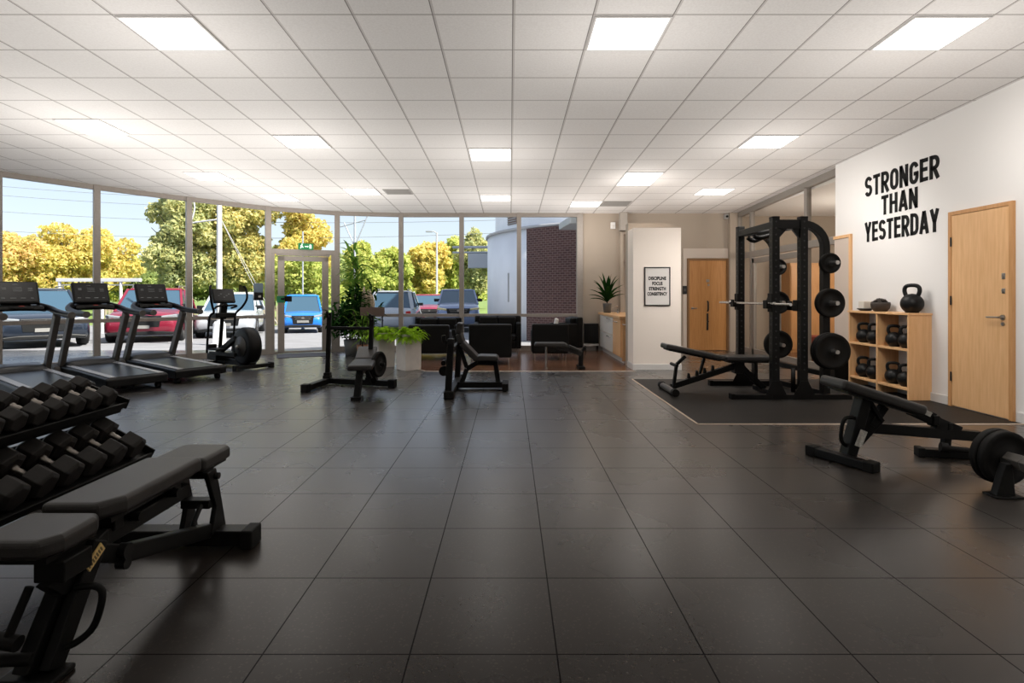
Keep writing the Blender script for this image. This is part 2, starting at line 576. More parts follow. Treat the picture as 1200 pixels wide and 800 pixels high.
def tag(o, label, cat, group=None, kind=None):
    o['label'] = label
    if cat:
        o['category'] = cat
    if group:
        o['group'] = group
    if kind:
        o['kind'] = kind
    return o

def thing(name, label, cat, loc=(0, 0, 0), rotz=0, group=None):
    o = bpy.data.objects.new(name, None)
    o.empty_display_size = 0.1
    COL.objects.link(o)
    o.location = loc
    o.rotation_euler = (0, 0, rotz)
    return tag(o, label, cat, group)

def struct(o, label=None):
    o['kind'] = 'structure'
    if label:
        o['label'] = label
    return o

def dup(root, loc, rotz=None, label=None, group=None):
    def rec(o, parent):
        c = o.copy()
        COL.objects.link(c)
        if parent is not None:
            c.parent = parent
        for ch in list(o.children):
            rec(ch, c)
        return c
    r = rec(root, None)
    r.location = loc
    if rotz is not None:
        r.rotation_euler = rotz if isinstance(rotz, tuple) else (0, 0, rotz)
    if label:
        r['label'] = label
    if group:
        r['group'] = group
    return r

def text_mesh(name, body, m, size, extrude=0.004, offset=0.0, xscale=1.0, align='CENTER', parent=None):
    """lettering as a mesh in its own x-y plane, facing +z"""
    cu = bpy.data.curves.new(name, 'FONT')
    cu.body = body
    cu.size = size
    cu.extrude = extrude
    cu.offset = offset
    cu.align_x = align
    cu.space_character = 1.06
    tmp = bpy.data.objects.new('lettering_curve', cu)
    COL.objects.link(tmp)
    bpy.context.view_layer.update()
    dg = bpy.context.evaluated_depsgraph_get()
    me = bpy.data.meshes.new_from_object(tmp.evaluated_get(dg))
    bpy.data.objects.remove(tmp)
    me.name = name
    me.materials.clear()
    me.materials.append(MT[m])
    n = len(me.vertices)
    co = np.empty(n * 3)
    me.vertices.foreach_get('co', co)
    co = co.reshape(-1, 3)
    co[:, 0] *= xscale
    me.vertices.foreach_set('co', co.ravel())
    me.update()
    o = bpy.data.objects.new(name, me)
    COL.objects.link(o)
    if parent:
        o.parent = parent
    w = co[:, 0].max() - co[:, 0].min()
    h = co[:, 1].max() - co[:, 1].min()
    return o, w, h

def arc(cx, cy, rx, ry, a0, a1, n=12):
    return [(cx + rx * math.cos(R(a0 + (a1 - a0) * k / n)), cy + ry * math.sin(R(a0 + (a1 - a0) * k / n))) for k in range(n + 1)]
def strokes(ch, w, t):
    """centre lines of a bold sans capital, height 1, width w, stroke t"""
    h, x0, x1, y0, y1, m = t / 2, t / 2, w - t / 2, t / 2, 1 - t / 2, w / 2
    r = (w - t) / 2
    if ch == 'T': return [[(0, y1), (w, y1)], [(m, 0), (m, y1)]]
    if ch == 'H': return [[(x0, 0), (x0, 1)], [(x1, 0), (x1, 1)], [(x0, 0.52), (x1, 0.52)]]
    if ch == 'E': return [[(x0, 0), (x0, 1)], [(x0, y1), (w, y1)], [(x0, 0.52), (w * 0.92, 0.52)], [(x0, y0), (w, y0)]]
    if ch == 'N': return [[(x0, 0), (x0, 1)], [(x1, 0), (x1, 1)], [(x0 * 0.9, 1 - h * 0.3), (x1 + h * 0.1, h * 0.3)]]
    if ch == 'A': return [[(h * 0.85, 0), (m - h * 0.1, 1)], [(w - h * 0.85, 0), (m + h * 0.1, 1)], [(w * 0.24, 0.27), (w * 0.76, 0.27)]]
    if ch == 'Y': return [[(h, 1), (m, 0.42)], [(w - h, 1), (m, 0.42)], [(m, 0), (m, 0.46)]]
    if ch == 'O': return [[(x0, 0.35)] + [(x0, 0.65)] + arc(m, 1 - h - r * 1.05, r, r * 1.05, 180, 0)[1:] + [(x1, 0.35)] + arc(m, h + r * 1.05, r, r * 1.05, 0, -180)[1:] + [(x0, 0.36)]]
    if ch == 'G': return [arc(m, 1 - h - r * 1.05, r, r * 1.05, 15, 180) + arc(m, h + r * 1.05, r, r * 1.05, 180, 360) + [(x1, 0.47)], [(m, 0.46), (w, 0.46)]]
    if ch == 'D': return [[(x0, 0), (x0, 1)], [(x0, y1), (m - 0.02, y1)] + arc(m - 0.02, 1 - h - r, r + 0.02, r, 90, 0)[1:] + [(x1, h + r)] + arc(m - 0.02, h + r, r + 0.02, r, 0, -90)[1:] + [(x0, y0)]]
    if ch == 'R':
        q = (y1 - 0.46) / 2
        return [[(x0, 0), (x0, 1)], [(x0, y1), (w - t / 2 - q, y1)] + arc(w - t / 2 - q, y1 - q, q, q, 90, -90, 14)[1:] + [(x0, y1 - 2 * q)], [(w * 0.46, 0.46), (w - h * 0.8, 0)]]
    if ch == 'S':
        q = (y1 - 0.5) / 2
        return [arc(m, y1 - q, r, q, 20, 180, 14) + arc(m, y1 - q, r, q, 180, 262, 7)[1:] + arc(m, y0 + q, r, q, 82, 0, 7) + arc(m, y0 + q, r, q, 0, -160, 14)[1:]]
    return []
def stroke_text(txt, width, height, t, depth):
    """lettering in the x-y plane, centred in x, base line at y = 0"""
    gap = 0.13
    ws = {'T': 0.58, 'E': 0.54, 'Y': 0.66, 'A': 0.68}
    tot = sum(ws.get(c, 0.62) for c in txt) + gap * (len(txt) - 1)
    k = width / tot
    b = MB()
    x = -width / 2
    for c in txt:
        w = ws.get(c, 0.62)
        for line in strokes(c, w, t):
            b.sweep([(x + px * k, py * height, depth / 2) for px, py in line], t * (k + height) / 2, depth, (0, 0, 1))
        x += (w + gap) * k
    return b

# ------------------------------------------------------------------ the room
TILT = 0.0383
def CZ(y):
    return 3.47 - TILT * y

G = [(-11.15, 2.56), (-10.68, 3.84), (-10.13, 5.08), (-9.49, 6.28), (-8.77, 7.43), (-7.97, 8.50), (-7.12, 9.41), (-6.09, 10.36),
     (-4.98, 11.25), (-3.73, 11.80), (-2.39, 12.0), (-1.06, 12.0), (0.20, 12.0), (1.49, 12.0)]

b = MB()
b.bb(-11.3, 5.0, -4.0, 12.05, -0.2, 0.0)
struct(b.build('floor', 'floor'))

# ceiling: one sloping slab that ends at the curved glass
b = MB()
poly = [(-11.2, -4.0)] + G + [(5.06, 12.0), (5.06, 8.17), (4.88, 8.17), (4.88, -4.0)]
n = len(poly)
vs = [(x, y, CZ(y)) for x, y in poly] + [(x, y, 3.85) for x, y in poly]
b.add(vs, [tuple(range(n)), tuple(range(n, 2 * n))[::-1]] + [(i, (i + 1) % n, n + (i + 1) % n, n + i) for i in range(n)])
struct(b.build('ceiling', 'ceiling'))

# walls
b = MB(); b.bb(4.87, 5.07, -4.0, 8.17, 0, 3.7); struct(b.build('wall_right', 'white'))
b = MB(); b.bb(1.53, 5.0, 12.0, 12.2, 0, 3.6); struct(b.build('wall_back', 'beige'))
b = MB(); b.bb(-11.3, 5.07, -4.2, -4.0, 0, 3.7); struct(b.build('wall_rear', 'white'))
b = MB(); b.bb(-11.35, -11.15, -4.0, 2.5, 0, 3.7); struct(b.build('wall_left', 'white'))
b = MB(); b.bb(4.79, 5.0, 11.88, 12.0, 0, CZ(12)); struct(b.build('wall_corner', 'beige'))

# free-standing white pillar wall with a taller block behind it
b = MB(); b.bb(2.003, 2.779, 8.87, 9.28, 0, 2.31); struct(b.build('wall_pillar', mat('pillar_paint', (0.90, 0.81, 0.73), 0.6)))
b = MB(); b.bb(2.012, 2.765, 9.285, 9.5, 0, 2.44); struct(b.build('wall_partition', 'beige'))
b = MB(); b.bb(1.993, 2.789, 8.858, 9.283, 0, 0.10); struct(b.build('baseboard_pillar', 'skirt', bevel=0.004))
b = MB(); b.bb(4.852, 4.869, 6.05, 8.16, 0, 0.10); struct(b.build('baseboard_right', 'skirt', bevel=0.004))
b = MB(); b.bb(4.852, 4.869, -3.9, 5.23, 0, 0.10); struct(b.build('baseboard_front', 'skirt', bevel=0.004))
b = MB(); b.bb(1.55, 3.86, 11.985, 11.999, 0, 0.10); struct(b.build('baseboard_back', 'skirt', bevel=0.004))
# pale upright and niche frame beside the counter
b = MB(); b.bb(2.40, 2.47, 11.86, 12.0, 0, 2.58); b.bb(2.40, 2.95, 11.9, 12.0, 2.54, 2.60)
b.bb(2.47, 2.95, 11.93, 12.0, 1.95, 2.15); struct(b.build('trim_1', 'beige', bevel=0.004))
b = MB(); b.bb(2.39, 2.54, 11.8, 12.0, 2.62, CZ(12)); struct(b.build('trim_2', 'grey_paint'))

# walnut floor of the seating area, its strip, the rubber mat and its strip
b = MB(); b.prism([(-1.33, 8.72), (2.0, 8.72), (2.0, 9.3), (2.6, 9.6), (2.6, 11.98), (-2.3, 11.95), (-3.55, 11.75), (-2.66, 10.48)], 2, 0.0, 0.004)
struct(b.build('floor_walnut', 'woodfloor'))
b = MB(); b.beam((-1.34, 8.72, 0.004), (2.0, 8.72, 0.004), 0.018, 0.008); b.beam((-1.34, 8.72, 0.004), (-2.66, 10.48, 0.004), 0.018, 0.008)
b.beam((-2.66, 10.48, 0.004), (-3.5, 11.7, 0.004), 0.018, 0.008); struct(b.build('trim_3', mat('floor_strip', (0.60, 0.52, 0.45), 0.5)))
b = MB(); b.bb(1.77, 4.85, 5.15, 7.9, 0, 0.004); struct(b.build('floor_mat', 'mat'))
b = MB(); b.bb(1.762, 1.778, 5.142, 7.9, 0, 0.007); b.bb(1.762, 4.85, 5.142, 5.158, 0, 0.007)
struct(b.build('trim_4', mat('mat_strip', (0.60, 0.48, 0.38), 0.6)))

# ---- curved glass front: posts, rails, panes
def bay_pt(a, c, t, off=0.0):
    d = (Vector((*c, 0)) - Vector((*a, 0)))
    nrm = Vector((-d.y, d.x, 0)).normalized()
    p = Vector((*a, 0)) + d * t + nrm * off
    return p
tn = 5
for i, (x, y) in enumerate(G):
    a = G[max(0, i - 1)]
    c = G[min(len(G) - 1, i + 1)]
    ang = math.atan2(c[1] - a[1], c[0] - a[0])
    b = MB((x, y, 0))
    w = 0.095 if i not in (8, 9) else 0.11
    if i == len(G) - 1:
        b.bb(x - 0.02, x + 0.11, y - 0.06, y + 0.08, 0, CZ(y) + 0.02)
    else:
        b.box((x, y, (CZ(y) + 0.02) / 2), (w, 0.13, CZ(y) + 0.02), ang)
    struct(b.build('trim_%d' % tn, 'alu', bevel=0.004)); tn += 1
wi = 1
for i in range(len(G) - 1):
    a, c = G[i], G[i + 1]
    zt = min(CZ(a[1]), CZ(c[1]))
    fr = MB(((a[0] + c[0]) / 2, (a[1] + c[1]) / 2, 0))
    P = lambda t, z: (*bay_pt(a, c, t)[:2], z)
    door = (i == 8)
    fr.beam((*a, CZ(a[1]) - 0.035), (*c, CZ(c[1]) - 0.035), 0.09, 0.09)
    if not door:
        fr.beam(P(0, 0.055), P(1, 0.055), 0.10, 0.11)
        fr.beam(P(0, 0.775), P(1, 0.775), 0.07, 0.065)
    else:
        fr.beam(P(0, 2.125), P(1, 2.125), 0.11, 0.10)
    f = fr.build('window_%d' % wi, 'alu', bevel=0.003)
    struct(f)
    pn = MB(((a[0] + c[0]) / 2, (a[1] + c[1]) / 2, 0))
    def pane(p, q, z0, z1, z1b=None):
        z1b = z1 if z1b is None else z1b
        d = Vector((q[0] - p[0], q[1] - p[1], 0)).normalized()
        nn = Vector((-d.y, d.x, 0)) * 0.004
        p, q = Vector((p[0], p[1], 0)), Vector((q[0], q[1], 0))
        vs = []
        for s in (-1, 1):
            vs += [p + nn * s + Vector((0, 0, z0)), q + nn * s + Vector((0, 0, z0)), q + nn * s + Vector((0, 0, z1b)), p + nn * s + Vector((0, 0, z1))]
        pn.add(vs, [(0, 1, 2, 3), (4, 5, 6, 7)])
    za, zc = CZ(a[1]) - 0.05, CZ(c[1]) - 0.05
    if door:
        pane(a, c, 2.15, za, zc)
    else:
        pane(a, c, 0.1, 0.76)
        pane(a, c, 0.79, za, zc)
    pn.build('glass_pane', 'glass', f)
    wi += 1

# glass door in its bay
a, c = G[8], G[9]
dm = bay_pt(a, c, 0.5)
droot = bpy.data.objects.new('door_1', None)
COL.objects.link(droot)
droot.location = dm
droot.rotation_euler = (0, 0, math.atan2(c[1] - a[1], c[0] - a[0]))
struct(droot)
DW = 0.50
b = MB(); b.bb(-0.63, -0.56, -0.04, 0.04, 0, 2.08); b.bb(0.56, 0.63, -0.04, 0.04, 0, 2.08); b.bb(-0.63, -DW, -0.03, 0.03, 0, 0.05); b.bb(DW, 0.63, -0.03, 0.03, 0, 0.05)
b.bb(-DW - 0.03, DW + 0.03, -0.04, 0.04, 2.04, 2.08)
b.build('door_frame', 'alu', droot, bevel=0.003)
b = MB(); b.bb(-DW, -DW + 0.13, -0.03, 0.03, 0.01, 2.03); b.bb(DW - 0.13, DW, -0.03, 0.03, 0.01, 2.03); b.bb(-DW, DW, -0.03, 0.03, 1.93, 2.03); b.bb(-DW, DW, -0.03, 0.03, 0.01, 0.05)
b.build('door_leaf', 'alu', droot, bevel=0.004)
b = MB(); b.bb(-DW + 0.13, DW - 0.13, -0.005, 0.005, 0.05, 1.93); b.bb(-0.56, -DW, -0.005, 0.005, 0.05, 2.05); b.bb(DW, 0.56, -0.005, 0.005, 0.05, 2.05)
b.build('glass_pane', 'glass', droot)
b = MB(); b.cyl((-DW + 0.06, -0.035, 1.13), (-DW + 0.06, -0.03, 1.13), 0.065); b.bb(-DW - 0.02, -DW + 0.13, -0.033, -0.03, 1.06, 1.2)
b.build('green_sticker', 'green', droot)
b = MB(); b.bb(-DW + 0.13, -DW + 0.27, -0.06, -0.02, 1.08, 1.2); b.bb(-DW + 0.06, -DW + 0.13, -0.05, -0.03, 1.12, 1.16)
b.build('push_lock', 'plastic', droot, bevel=0.01)
# emergency exit sign on the header
t = thing('exit_sign', 'green lit exit sign with running figure above the glass entrance door', 'sign', bay_pt(a, c, 0.53, -0.09) + Vector((0, 0, 2.235)), droot.rotation_euler.z)
b = MB(); b.bb(-0.15, 0.15, -0.02, 0.02, -0.065, 0.065); b.build('sign_box', 'sign_green', t, bevel=0.004)
b = MB(); b.prism([(-0.115, -0.04), (-0.095, -0.04), (-0.08, -0.01), (-0.06, -0.03), (-0.045, -0.02), (-0.07, 0.02), (-0.085, 0.03), (-0.11, 0.015), (-0.1, 0.0)], 1, -0.022, -0.0205)
b.cyl((-0.075, -0.022, 0.043), (-0.075, -0.0205, 0.043), 0.012); b.bb(0.07, 0.11, -0.022, -0.0205, -0.04, 0.04)
b.prism([(-0.02, -0.008), (0.03, -0.008), (0.03, -0.02), (0.055, 0), (0.03, 0.02), (0.03, 0.008), (-0.02, 0.008)], 1, -0.022, -0.0205)
b.build('pictogram', 'sign_white', t)
tag(MB((0, 0, 0)).bb(-0.48, 0.48, -0.32, 0.32, 0.0, 0.012).build('doormat', 'doormat', bevel=0.004, loc=(-4.18, 11.0, 0), rotz=droot.rotation_euler.z),
    'grey doormat lying inside the glass entrance door', 'doormat')
# entry reader on the pane beside the door
p0 = bay_pt(G[7], G[8], 0.86, -0.02)
t = thing('entry_reader', 'grey and black entry reader stuck to the glass beside the entrance door', 'reader', p0 + Vector((0, 0, 1.25)), math.atan2(G[8][1] - G[7][1], G[8][0] - G[7][0]))
b = MB(); b.bb(-0.085, 0.085, -0.05, 0.012, 0.02, 0.21); b.build('display', mat('reader_grey', (0.12, 0.17, 0.22), 0.4), t, bevel=0.008)
b = MB(); b.bb(-0.085, 0.085, -0.06, 0.012, -0.14, 0.02); b.build('reader_case', 'plastic', t, bevel=0.008)
b = MB(); b.bb(-0.01, 0.04, -0.062, -0.058, -0.08, -0.04); b.build('status_mark', 'sticker', t)

# ---- inner glazed wall towards the corridor
b = MB()
X5 = 5.0
b.beam((X5, 8.17, CZ(8.17) - 0.05), (X5, 12.0, CZ(12) - 0.05), 0.08, 0.12)
for y in (9.17, 11.27):
    b.bb(X5 - 0.04, X5 + 0.04, y - 0.045, y + 0.045, 0, CZ(y) - 0.09)
b.bb(X5 - 0.04, X5 + 0.04, 11.84, 11.95, 0, CZ(12))
b.bb(X5 - 0.04, X5 + 0.04, 8.1, 8.2, 0, CZ(8.2))
b.bb(X5 - 0.035, X5 + 0.035, 8.17, 11.9, 2.0, 2.12)
b.bb(X5 - 0.035, X5 + 0.035, 8.17, 9.17, 0, 0.12)
b.bb(X5 - 0.035, X5 + 0.035, 11.27, 11.9, 0, 0.12)
f = b.build('window_14', 'grey_alu', bevel=0.003)
struct(f)
b = MB()
for y0, y1 in ((8.2, 9.13), (9.21, 11.23), (11.31, 11.86)):
    b.bb(X5 - 0.004, X5 + 0.004, y0, y1, 2.1, CZ(y1) - 0.1)
for y0, y1 in ((8.2, 9.13), (11.31, 11.86)):
    b.bb(X5 - 0.004, X5 + 0.004, y0, y1, 0.1, 2.02)
b.build('glass_pane', 'glass2', f)
d2 = MB()
for y0, y1 in ((9.23, 10.21), (10.24, 11.22)):
    d2.bb(X5 - 0.03, X5 + 0.03, y0, y0 + 0.09, 0.01, 1.97); d2.bb(X5 - 0.03, X5 + 0.03, y1 - 0.09, y1, 0.01, 1.97)
    d2.bb(X5 - 0.03, X5 + 0.03, y0, y1, 1.87, 1.97); d2.bb(X5 - 0.03, X5 + 0.03, y0, y1, 0.01, 0.12)
d2 = d2.build('door_4', 'grey_alu', bevel=0.003)
struct(d2)
b = MB()
for y0, y1 in ((9.31, 10.13), (10.32, 11.14)):
    b.bb(X5 - 0.004, X5 + 0.004, y0, y1, 0.1, 1.88)
b.build('glass_pane', 'glass2', d2)
b = MB(); b.bb(X5 - 0.07, X5 - 0.05, 10.12, 10.14, 0.95, 1.15); b.bb(X5 - 0.06, X5 - 0.03, 10.12, 10.14, 0.96, 0.98); b.bb(X5 - 0.06, X5 - 0.03, 10.12, 10.14, 1.12, 1.14)
b.build('door_handle', 'silver', d2)
# corridor shell
b = MB(); b.bb(5.0, 9.4, 7.2, 12.6, -0.2, -0.002); struct(b.build('floor_corridor', 'woodfloor'))
b = MB(); b.bb(5.05, 9.4, 7.2, 12.6, 2.98, 3.1); struct(b.build('ceiling_corridor', 'white'))
b = MB(); b.bb(9.2, 9.4, 7.2, 12.6, 0, 3.0); struct(b.build('wall_corridor', 'beige'))
b = MB(); b.bb(5.07, 9.2, 12.2, 12.4, 0, 3.0); struct(b.build('wall_corridor_back', 'beige'))
b = MB(); b.bb(5.07, 9.2, 7.2, 7.4, 0, 3.0); struct(b.build('wall_corridor_front', 'beige'))
# oak framed pale leaf standing flat against the end of the white wall
b = MB(); b.bb(4.85, 4.868, 7.80, 8.16, 0.02, 2.04); f = b.build('door_5', mat('pale_leaf', (0.60, 0.50, 0.43), 0.6)); struct(f)
b = MB(); b.bb(4.835, 4.869, 7.76, 7.80, 0, 2.09); b.bb(4.835, 4.869, 7.8005, 8.17, 2.045, 2.09); b.build('door_frame', 'oak', f, bevel=0.003)

# ---- oak doors
b = MB(); b.bb(4.842, 4.868, 5.30, 5.985, 0.012, 2.085)
d = b.build('door_2', 'oak', bevel=0.003); struct(d)
b = MB(); b.bb(4.835, 4.869, 5.255, 5.298, 0, 2.13); b.bb(4.835, 4.869, 5.987, 6.03, 0, 2.13); b.bb(4.835, 4.869, 5.2985, 5.9865, 2.088, 2.13)
b.build('door_frame', 'oak_edge', d, bevel=0.003)
b = MB(); b.cyl((4.842, 5.36, 1.0), (4.83, 5.36, 1.0), 0.026); b.cyl((4.835, 5.36, 1.0), (4.79, 5.36, 1.0), 0.009)
b.tube([(4.79, 5.36, 1.0), (4.787, 5.40, 1.0), (4.79, 5.49, 0.998)], 0.008, 10, 4)
b.cyl((4.842, 5.36, 0.935), (4.832, 5.36, 0.935), 0.018)
b.build('door_handle', 'silver', d)
b = MB(); b.bb(4.834, 4.842, 5.335, 5.372, 1.235, 1.285); b.cyl((4.835, 5.353, 1.26), (4.826, 5.353, 1.26), 0.012); b.build('door_lock', 'silver', d, bevel=0.006)
b = MB(); b.bb(4.834, 4.842, 5.335, 5.372, 1.375, 1.435); b.cyl((4.835, 5.353, 1.405), (4.826, 5.353, 1.405), 0.01); b.build('door_lock', 'silver', d, bevel=0.006)
for z in (1.8, 1.16, 0.33):
    b = MB(); b.cyl((4.833, 5.986, z - 0.05), (4.833, 5.986, z + 0.05), 0.008); b.build('hinge', 'steel', d)

b = MB(); b.bb(3.935, 4.745, 11.965, 11.998, 0.01, 1.975); d = b.build('door_3', 'oak_door', bevel=0.003); struct(d)
b = MB(); b.bb(3.885, 3.932, 11.955, 11.999, 0, 2.02); b.bb(4.748, 4.795, 11.955, 11.999, 0, 2.02); b.bb(3.9325, 4.7475, 11.955, 11.999, 1.978, 2.02)
b.build('door_frame', mat('dark_oak_edge', (0.22, 0.115, 0.045), 0.45), d, bevel=0.003)
b = MB(); b.cyl((4.0, 11.965, 0.93), (4.0, 11.93, 0.93), 0.012); b.tube([(4.0, 11.925, 0.93), (4.09, 11.925, 0.93)], 0.009); b.cyl((4.0, 11.965, 0.93), (4.0, 11.955, 0.93), 0.028)
b.build('door_handle', 'silver', d)
b = MB(); b.tube([(4.33, 11.96, 1.08), (4.33, 11.925, 1.05), (4.33, 11.925, 0.9), (4.33, 11.96, 0.87)], 0.018, 10, 4); b.build('pull_handle', 'steel', d)
b = MB(); b.bb(4.305, 4.345, 11.94, 11.965, 0.45, 0.82); b.cyl((4.325, 11.94, 0.64), (4.325, 11.92, 0.64), 0.02); b.build('push_plate', 'steel', d, bevel=0.01)
b = MB(); b.bb(4.30, 4.37, 11.955, 11.965, 1.50, 1.56); b.cyl((4.35, 11.965, 1.44), (4.35, 11.955, 1.44), 0.025); b.build('door_plate', 'silver', d, bevel=0.004)
b = MB(); b.bb(3.80, 3.88, 11.97, 11.999, 0, 2.025); b.bb(3.80, 4.785, 11.97, 11.999, 2.025, 2.24)
struct(b.build('trim_%d' % tn, mat('casing_paint', (0.60, 0.52, 0.45), 0.6), bevel=0.004)); tn += 1

# ---- ceiling lights and vents
LA = -math.atan(TILT)
def ceil_item(name, label, cat, x0, x1, y0, y1, group, first):
    t = thing(name, label, cat, ((x0 + x1) / 2, (y0 + y1) / 2, CZ((y0 + y1) / 2)), 0, group)
    t.rotation_euler = (LA, 0, 0)
    w, l = (x1 - x0) / 2, (y1 - y0) / 2
    if first == 'light':
        b = MB(); b.bb(-w, w, -l, -l + 0.015, -0.012, 0.004); b.bb(-w, w, l - 0.015, l, -0.012, 0.004); b.bb(-w, -w + 0.015, -l + 0.015, l - 0.015, -0.012, 0.004); b.bb(w - 0.015, w, -l + 0.015, l - 0.015, -0.012, 0.004)
        b.build('light_frame', 'lightframe', t)
        b = MB(); b.bb(-w + 0.015, w - 0.015, -l + 0.015, l - 0.015, -0.009, 0.003); b.build('diffuser', 'panel', t)
        def light(power, spot, aim, drop, radius, blend=0.3):  # unseen spot added below the panel to brighten ceiling, walls and pillar
            ld = bpy.data.lights.new('added_fill', 'SPOT')
            ld.energy = power
            ld.spot_size = R(spot)
            ld.spot_blend = blend
            ld.shadow_soft_size = radius
            ld.color = (1.0, 0.955, 0.90)
            lo = bpy.data.objects.new('added_fill', ld)
            COL.objects.link(lo)
            lo.parent = t
            lo.location = (0, 0, -drop)
            lo.rotation_euler = Vector(aim).to_track_quat('-Z', 'Y').to_euler()
        cx, cy = (x0 + x1) / 2, (y0 + y1) / 2
        near_pillar = 1.5 < x0 < 2.0
        gain = 2.4 if x0 < -5.15 else 1.7 if x0 < -3.9 else 0.35 if near_pillar else 1.0
        light(FILL_WATTS * gain, 178, (0, 0, 1), 0.45 if near_pillar else 1.35 if x0 < -3.9 else 0.95, 0.35 if near_pillar else 0.85)
        if x0 > 1.0 and not near_pillar:
            aim = (0, 1, -0.15) if cy > 9 else (0.75, 0.6, -0.15) if cy > 6 else (1, 0.05, -0.15)
            light(FILL_WATTS * (0.45 if cy > 9 else 2.3), 140, (aim[0], aim[1], -0.40 if cy > 9 else -1.0), 0.6, 0.5, 0.5)
            if 6 < cy < 8:
                light(FILL_WATTS * 3.0, 75, (2.35 - cx, 8.87 - cy, -2.0), 0.4, 0.4, 0.7)
    else:
        b = MB(); b.bb(-w, w, -l, l, -0.006, 0.004); b.build('vent_plate', 'vent', t)
        b = MB()
        for k in range(7):
            yy = -l + (k + 1) * 2 * l / 8
            b.bb(-w + 0.03, w - 0.03, yy - 0.006, yy + 0.006, -0.012, -0.004)
        b.build('slats', 'vent', t)
    return t
LP = [
    (-2.96, -2.38, 4.095, 4.615, 'ceiling light panel, larger of the two over the dumbbell rack side'),
    (0.64, 1.22, 4.095, 4.615, 'ceiling light panel over the open floor, largest on the middle line'),
    (3.04, 3.62, 4.095, 4.615, 'ceiling light panel in front of the oak door with the lever handle'),
    (-5.23, -4.70, 6.24, 6.77, 'ceiling light panel over the treadmills, at the window side of the room'),
    (-2.96, -2.38, 6.79, 7.31, 'ceiling light panel in line with the bench press and before its uprights'),
    (-0.56, 0.02, 7.33, 7.90, 'ceiling light panel above the incline press bench, second on the middle line'),
    (3.04, 3.62, 6.79, 7.31, 'ceiling light panel above the power rack'),
    (-5.12, -4.56, 8.53, 9.05, 'ceiling light panel above the elliptical trainer'),
    (1.82, 2.42, 8.55, 9.40, 'ceiling light panel directly over the white pillar with the poster'),
    (-4.66, -4.09, 10.15, 10.68, 'ceiling light panel just inside the glass entrance door'),
    (-2.96, -2.38, 9.61, 10.13, 'ceiling light panel with a grey vent beside it, over the planters'),
    (-0.56, 0.02, 10.15, 10.68, 'ceiling light panel over the black sofas, last on the middle line'),
    (1.22, 1.82, 10.69, 11.22, 'ceiling light panel with a grey vent beside it, over the kitchen counter'),
    (3.40, 3.98, 9.61, 10.13, 'ceiling light panel in front of the oak door in the back wall'),
]
LP += [  # extra panels out of view, added to light the near part of the room
    (-2.96, -2.38, 1.0, 1.54, 'added ceiling light panel out of view, over the open end of the flat bench'),
    (2.44, 3.02, 1.0, 1.54, 'added ceiling light panel out of view by the white wall, before the first oak door'),
    (-0.56, 0.02, -1.7, -1.16, 'added ceiling light panel out of view at the rear of the room'),
    (-6.0, -5.42, 2.6, 3.14, 'added ceiling light panel out of view over the dumbbell rack'),
]
for x0, x1, y0, y1, lab in LP:
    ceil_item('ceiling_light', lab, 'ceiling light', x0, x1, y0, y1, 'square ceiling light panels', 'light')
ceil_item('ceiling_vent', 'grey ceiling vent next to the light panel over the planters', 'vent', -2.27, -1.79, 9.70, 10.10, 'grey ceiling vents', 'vent')
ceil_item('ceiling_vent', 'grey ceiling vent next to the light panel over the kitchen counter', 'vent', 1.84, 2.40, 10.70, 11.20, 'grey ceiling vents', 'vent')
t = thing('corridor_light', 'light panel on the corridor ceiling behind the inner glazing', 'ceiling light', (6.6, 8.9, 2.98))
b = MB(); b.bb(-0.3, 0.3, -0.3, 0.3, -0.012, 0.0); b.build('diffuser', emit('corridor_diffuser', (1, 0.93, 0.84), 8), t)
ld = bpy.data.lights.new('added_fill', 'POINT'); ld.energy = 90; ld.shadow_soft_size = 0.4; ld.color = (1.0, 0.92, 0.82)  # unseen point light added to brighten the corridor
lo = bpy.data.objects.new('added_fill', ld); COL.objects.link(lo); lo.parent = t; lo.location = (0, 0.9, -1.1)
b = MB(); b.bb(-0.32, 0.32, -0.32, -0.3, -0.015, 0); b.bb(-0.32, 0.32, 0.3, 0.32, -0.015, 0); b.bb(-0.32, -0.3, -0.3, 0.3, -0.015, 0); b.bb(0.3, 0.32, -0.3, 0.3, -0.015, 0); b.build('light_frame', 'lightframe', t)

# corridor furnishing
t = thing('cupboard', 'tall brown wooden cupboard standing behind the inner glazing', 'cupboard', (6.6, 11.85, 0))
b = MB(); b.bb(-0.65, 0.65, -0.25, 0.25, 0, 1.9); b.build('carcass', 'oak_edge', t, bevel=0.005)
for s in (-1, 1):
    b = MB(); b.bb(s * 0.325 - 0.31, s * 0.325 + 0.31, -0.272, -0.252, 0.06, 1.85); dd = b.build('door', 'oak_edge', t, bevel=0.004)
    b = MB(); b.bb(s * 0.05 - 0.008, s * 0.05 + 0.008, -0.295, -0.272, 0.9, 1.1); b.build('handle', 'silver', dd)
t = thing('reception_counter', 'pale counter with wooden front in the corridor behind the glazing', 'counter', (7.6, 10.0, 0))
b = MB(); b.bb(-0.3, 0.3, -1.1, 1.1, 0, 0.95); b.build('front_panel', 'oak', t, bevel=0.01)
b = MB(); b.bb(-0.38, 0.38, -1.18, 1.18, 0.95, 1.0); b.build('worktop', 'drawer', t, bevel=0.01)
t = thing('corridor_armchair', 'dark red armchair in the corridor behind the inner glazing', 'armchair', (6.3, 10.6, 0))
b = MB(); b.bb(-0.35, 0.35, -0.35, 0.35, 0.12, 0.42); b.build('seat', 'redbox', t, bevel=0.05, seg=3)
b = MB(); b.bb(0.2, 0.38, -0.35, 0.35, 0.42, 0.85); b.build('backrest', 'redbox', t, bevel=0.05, seg=3)
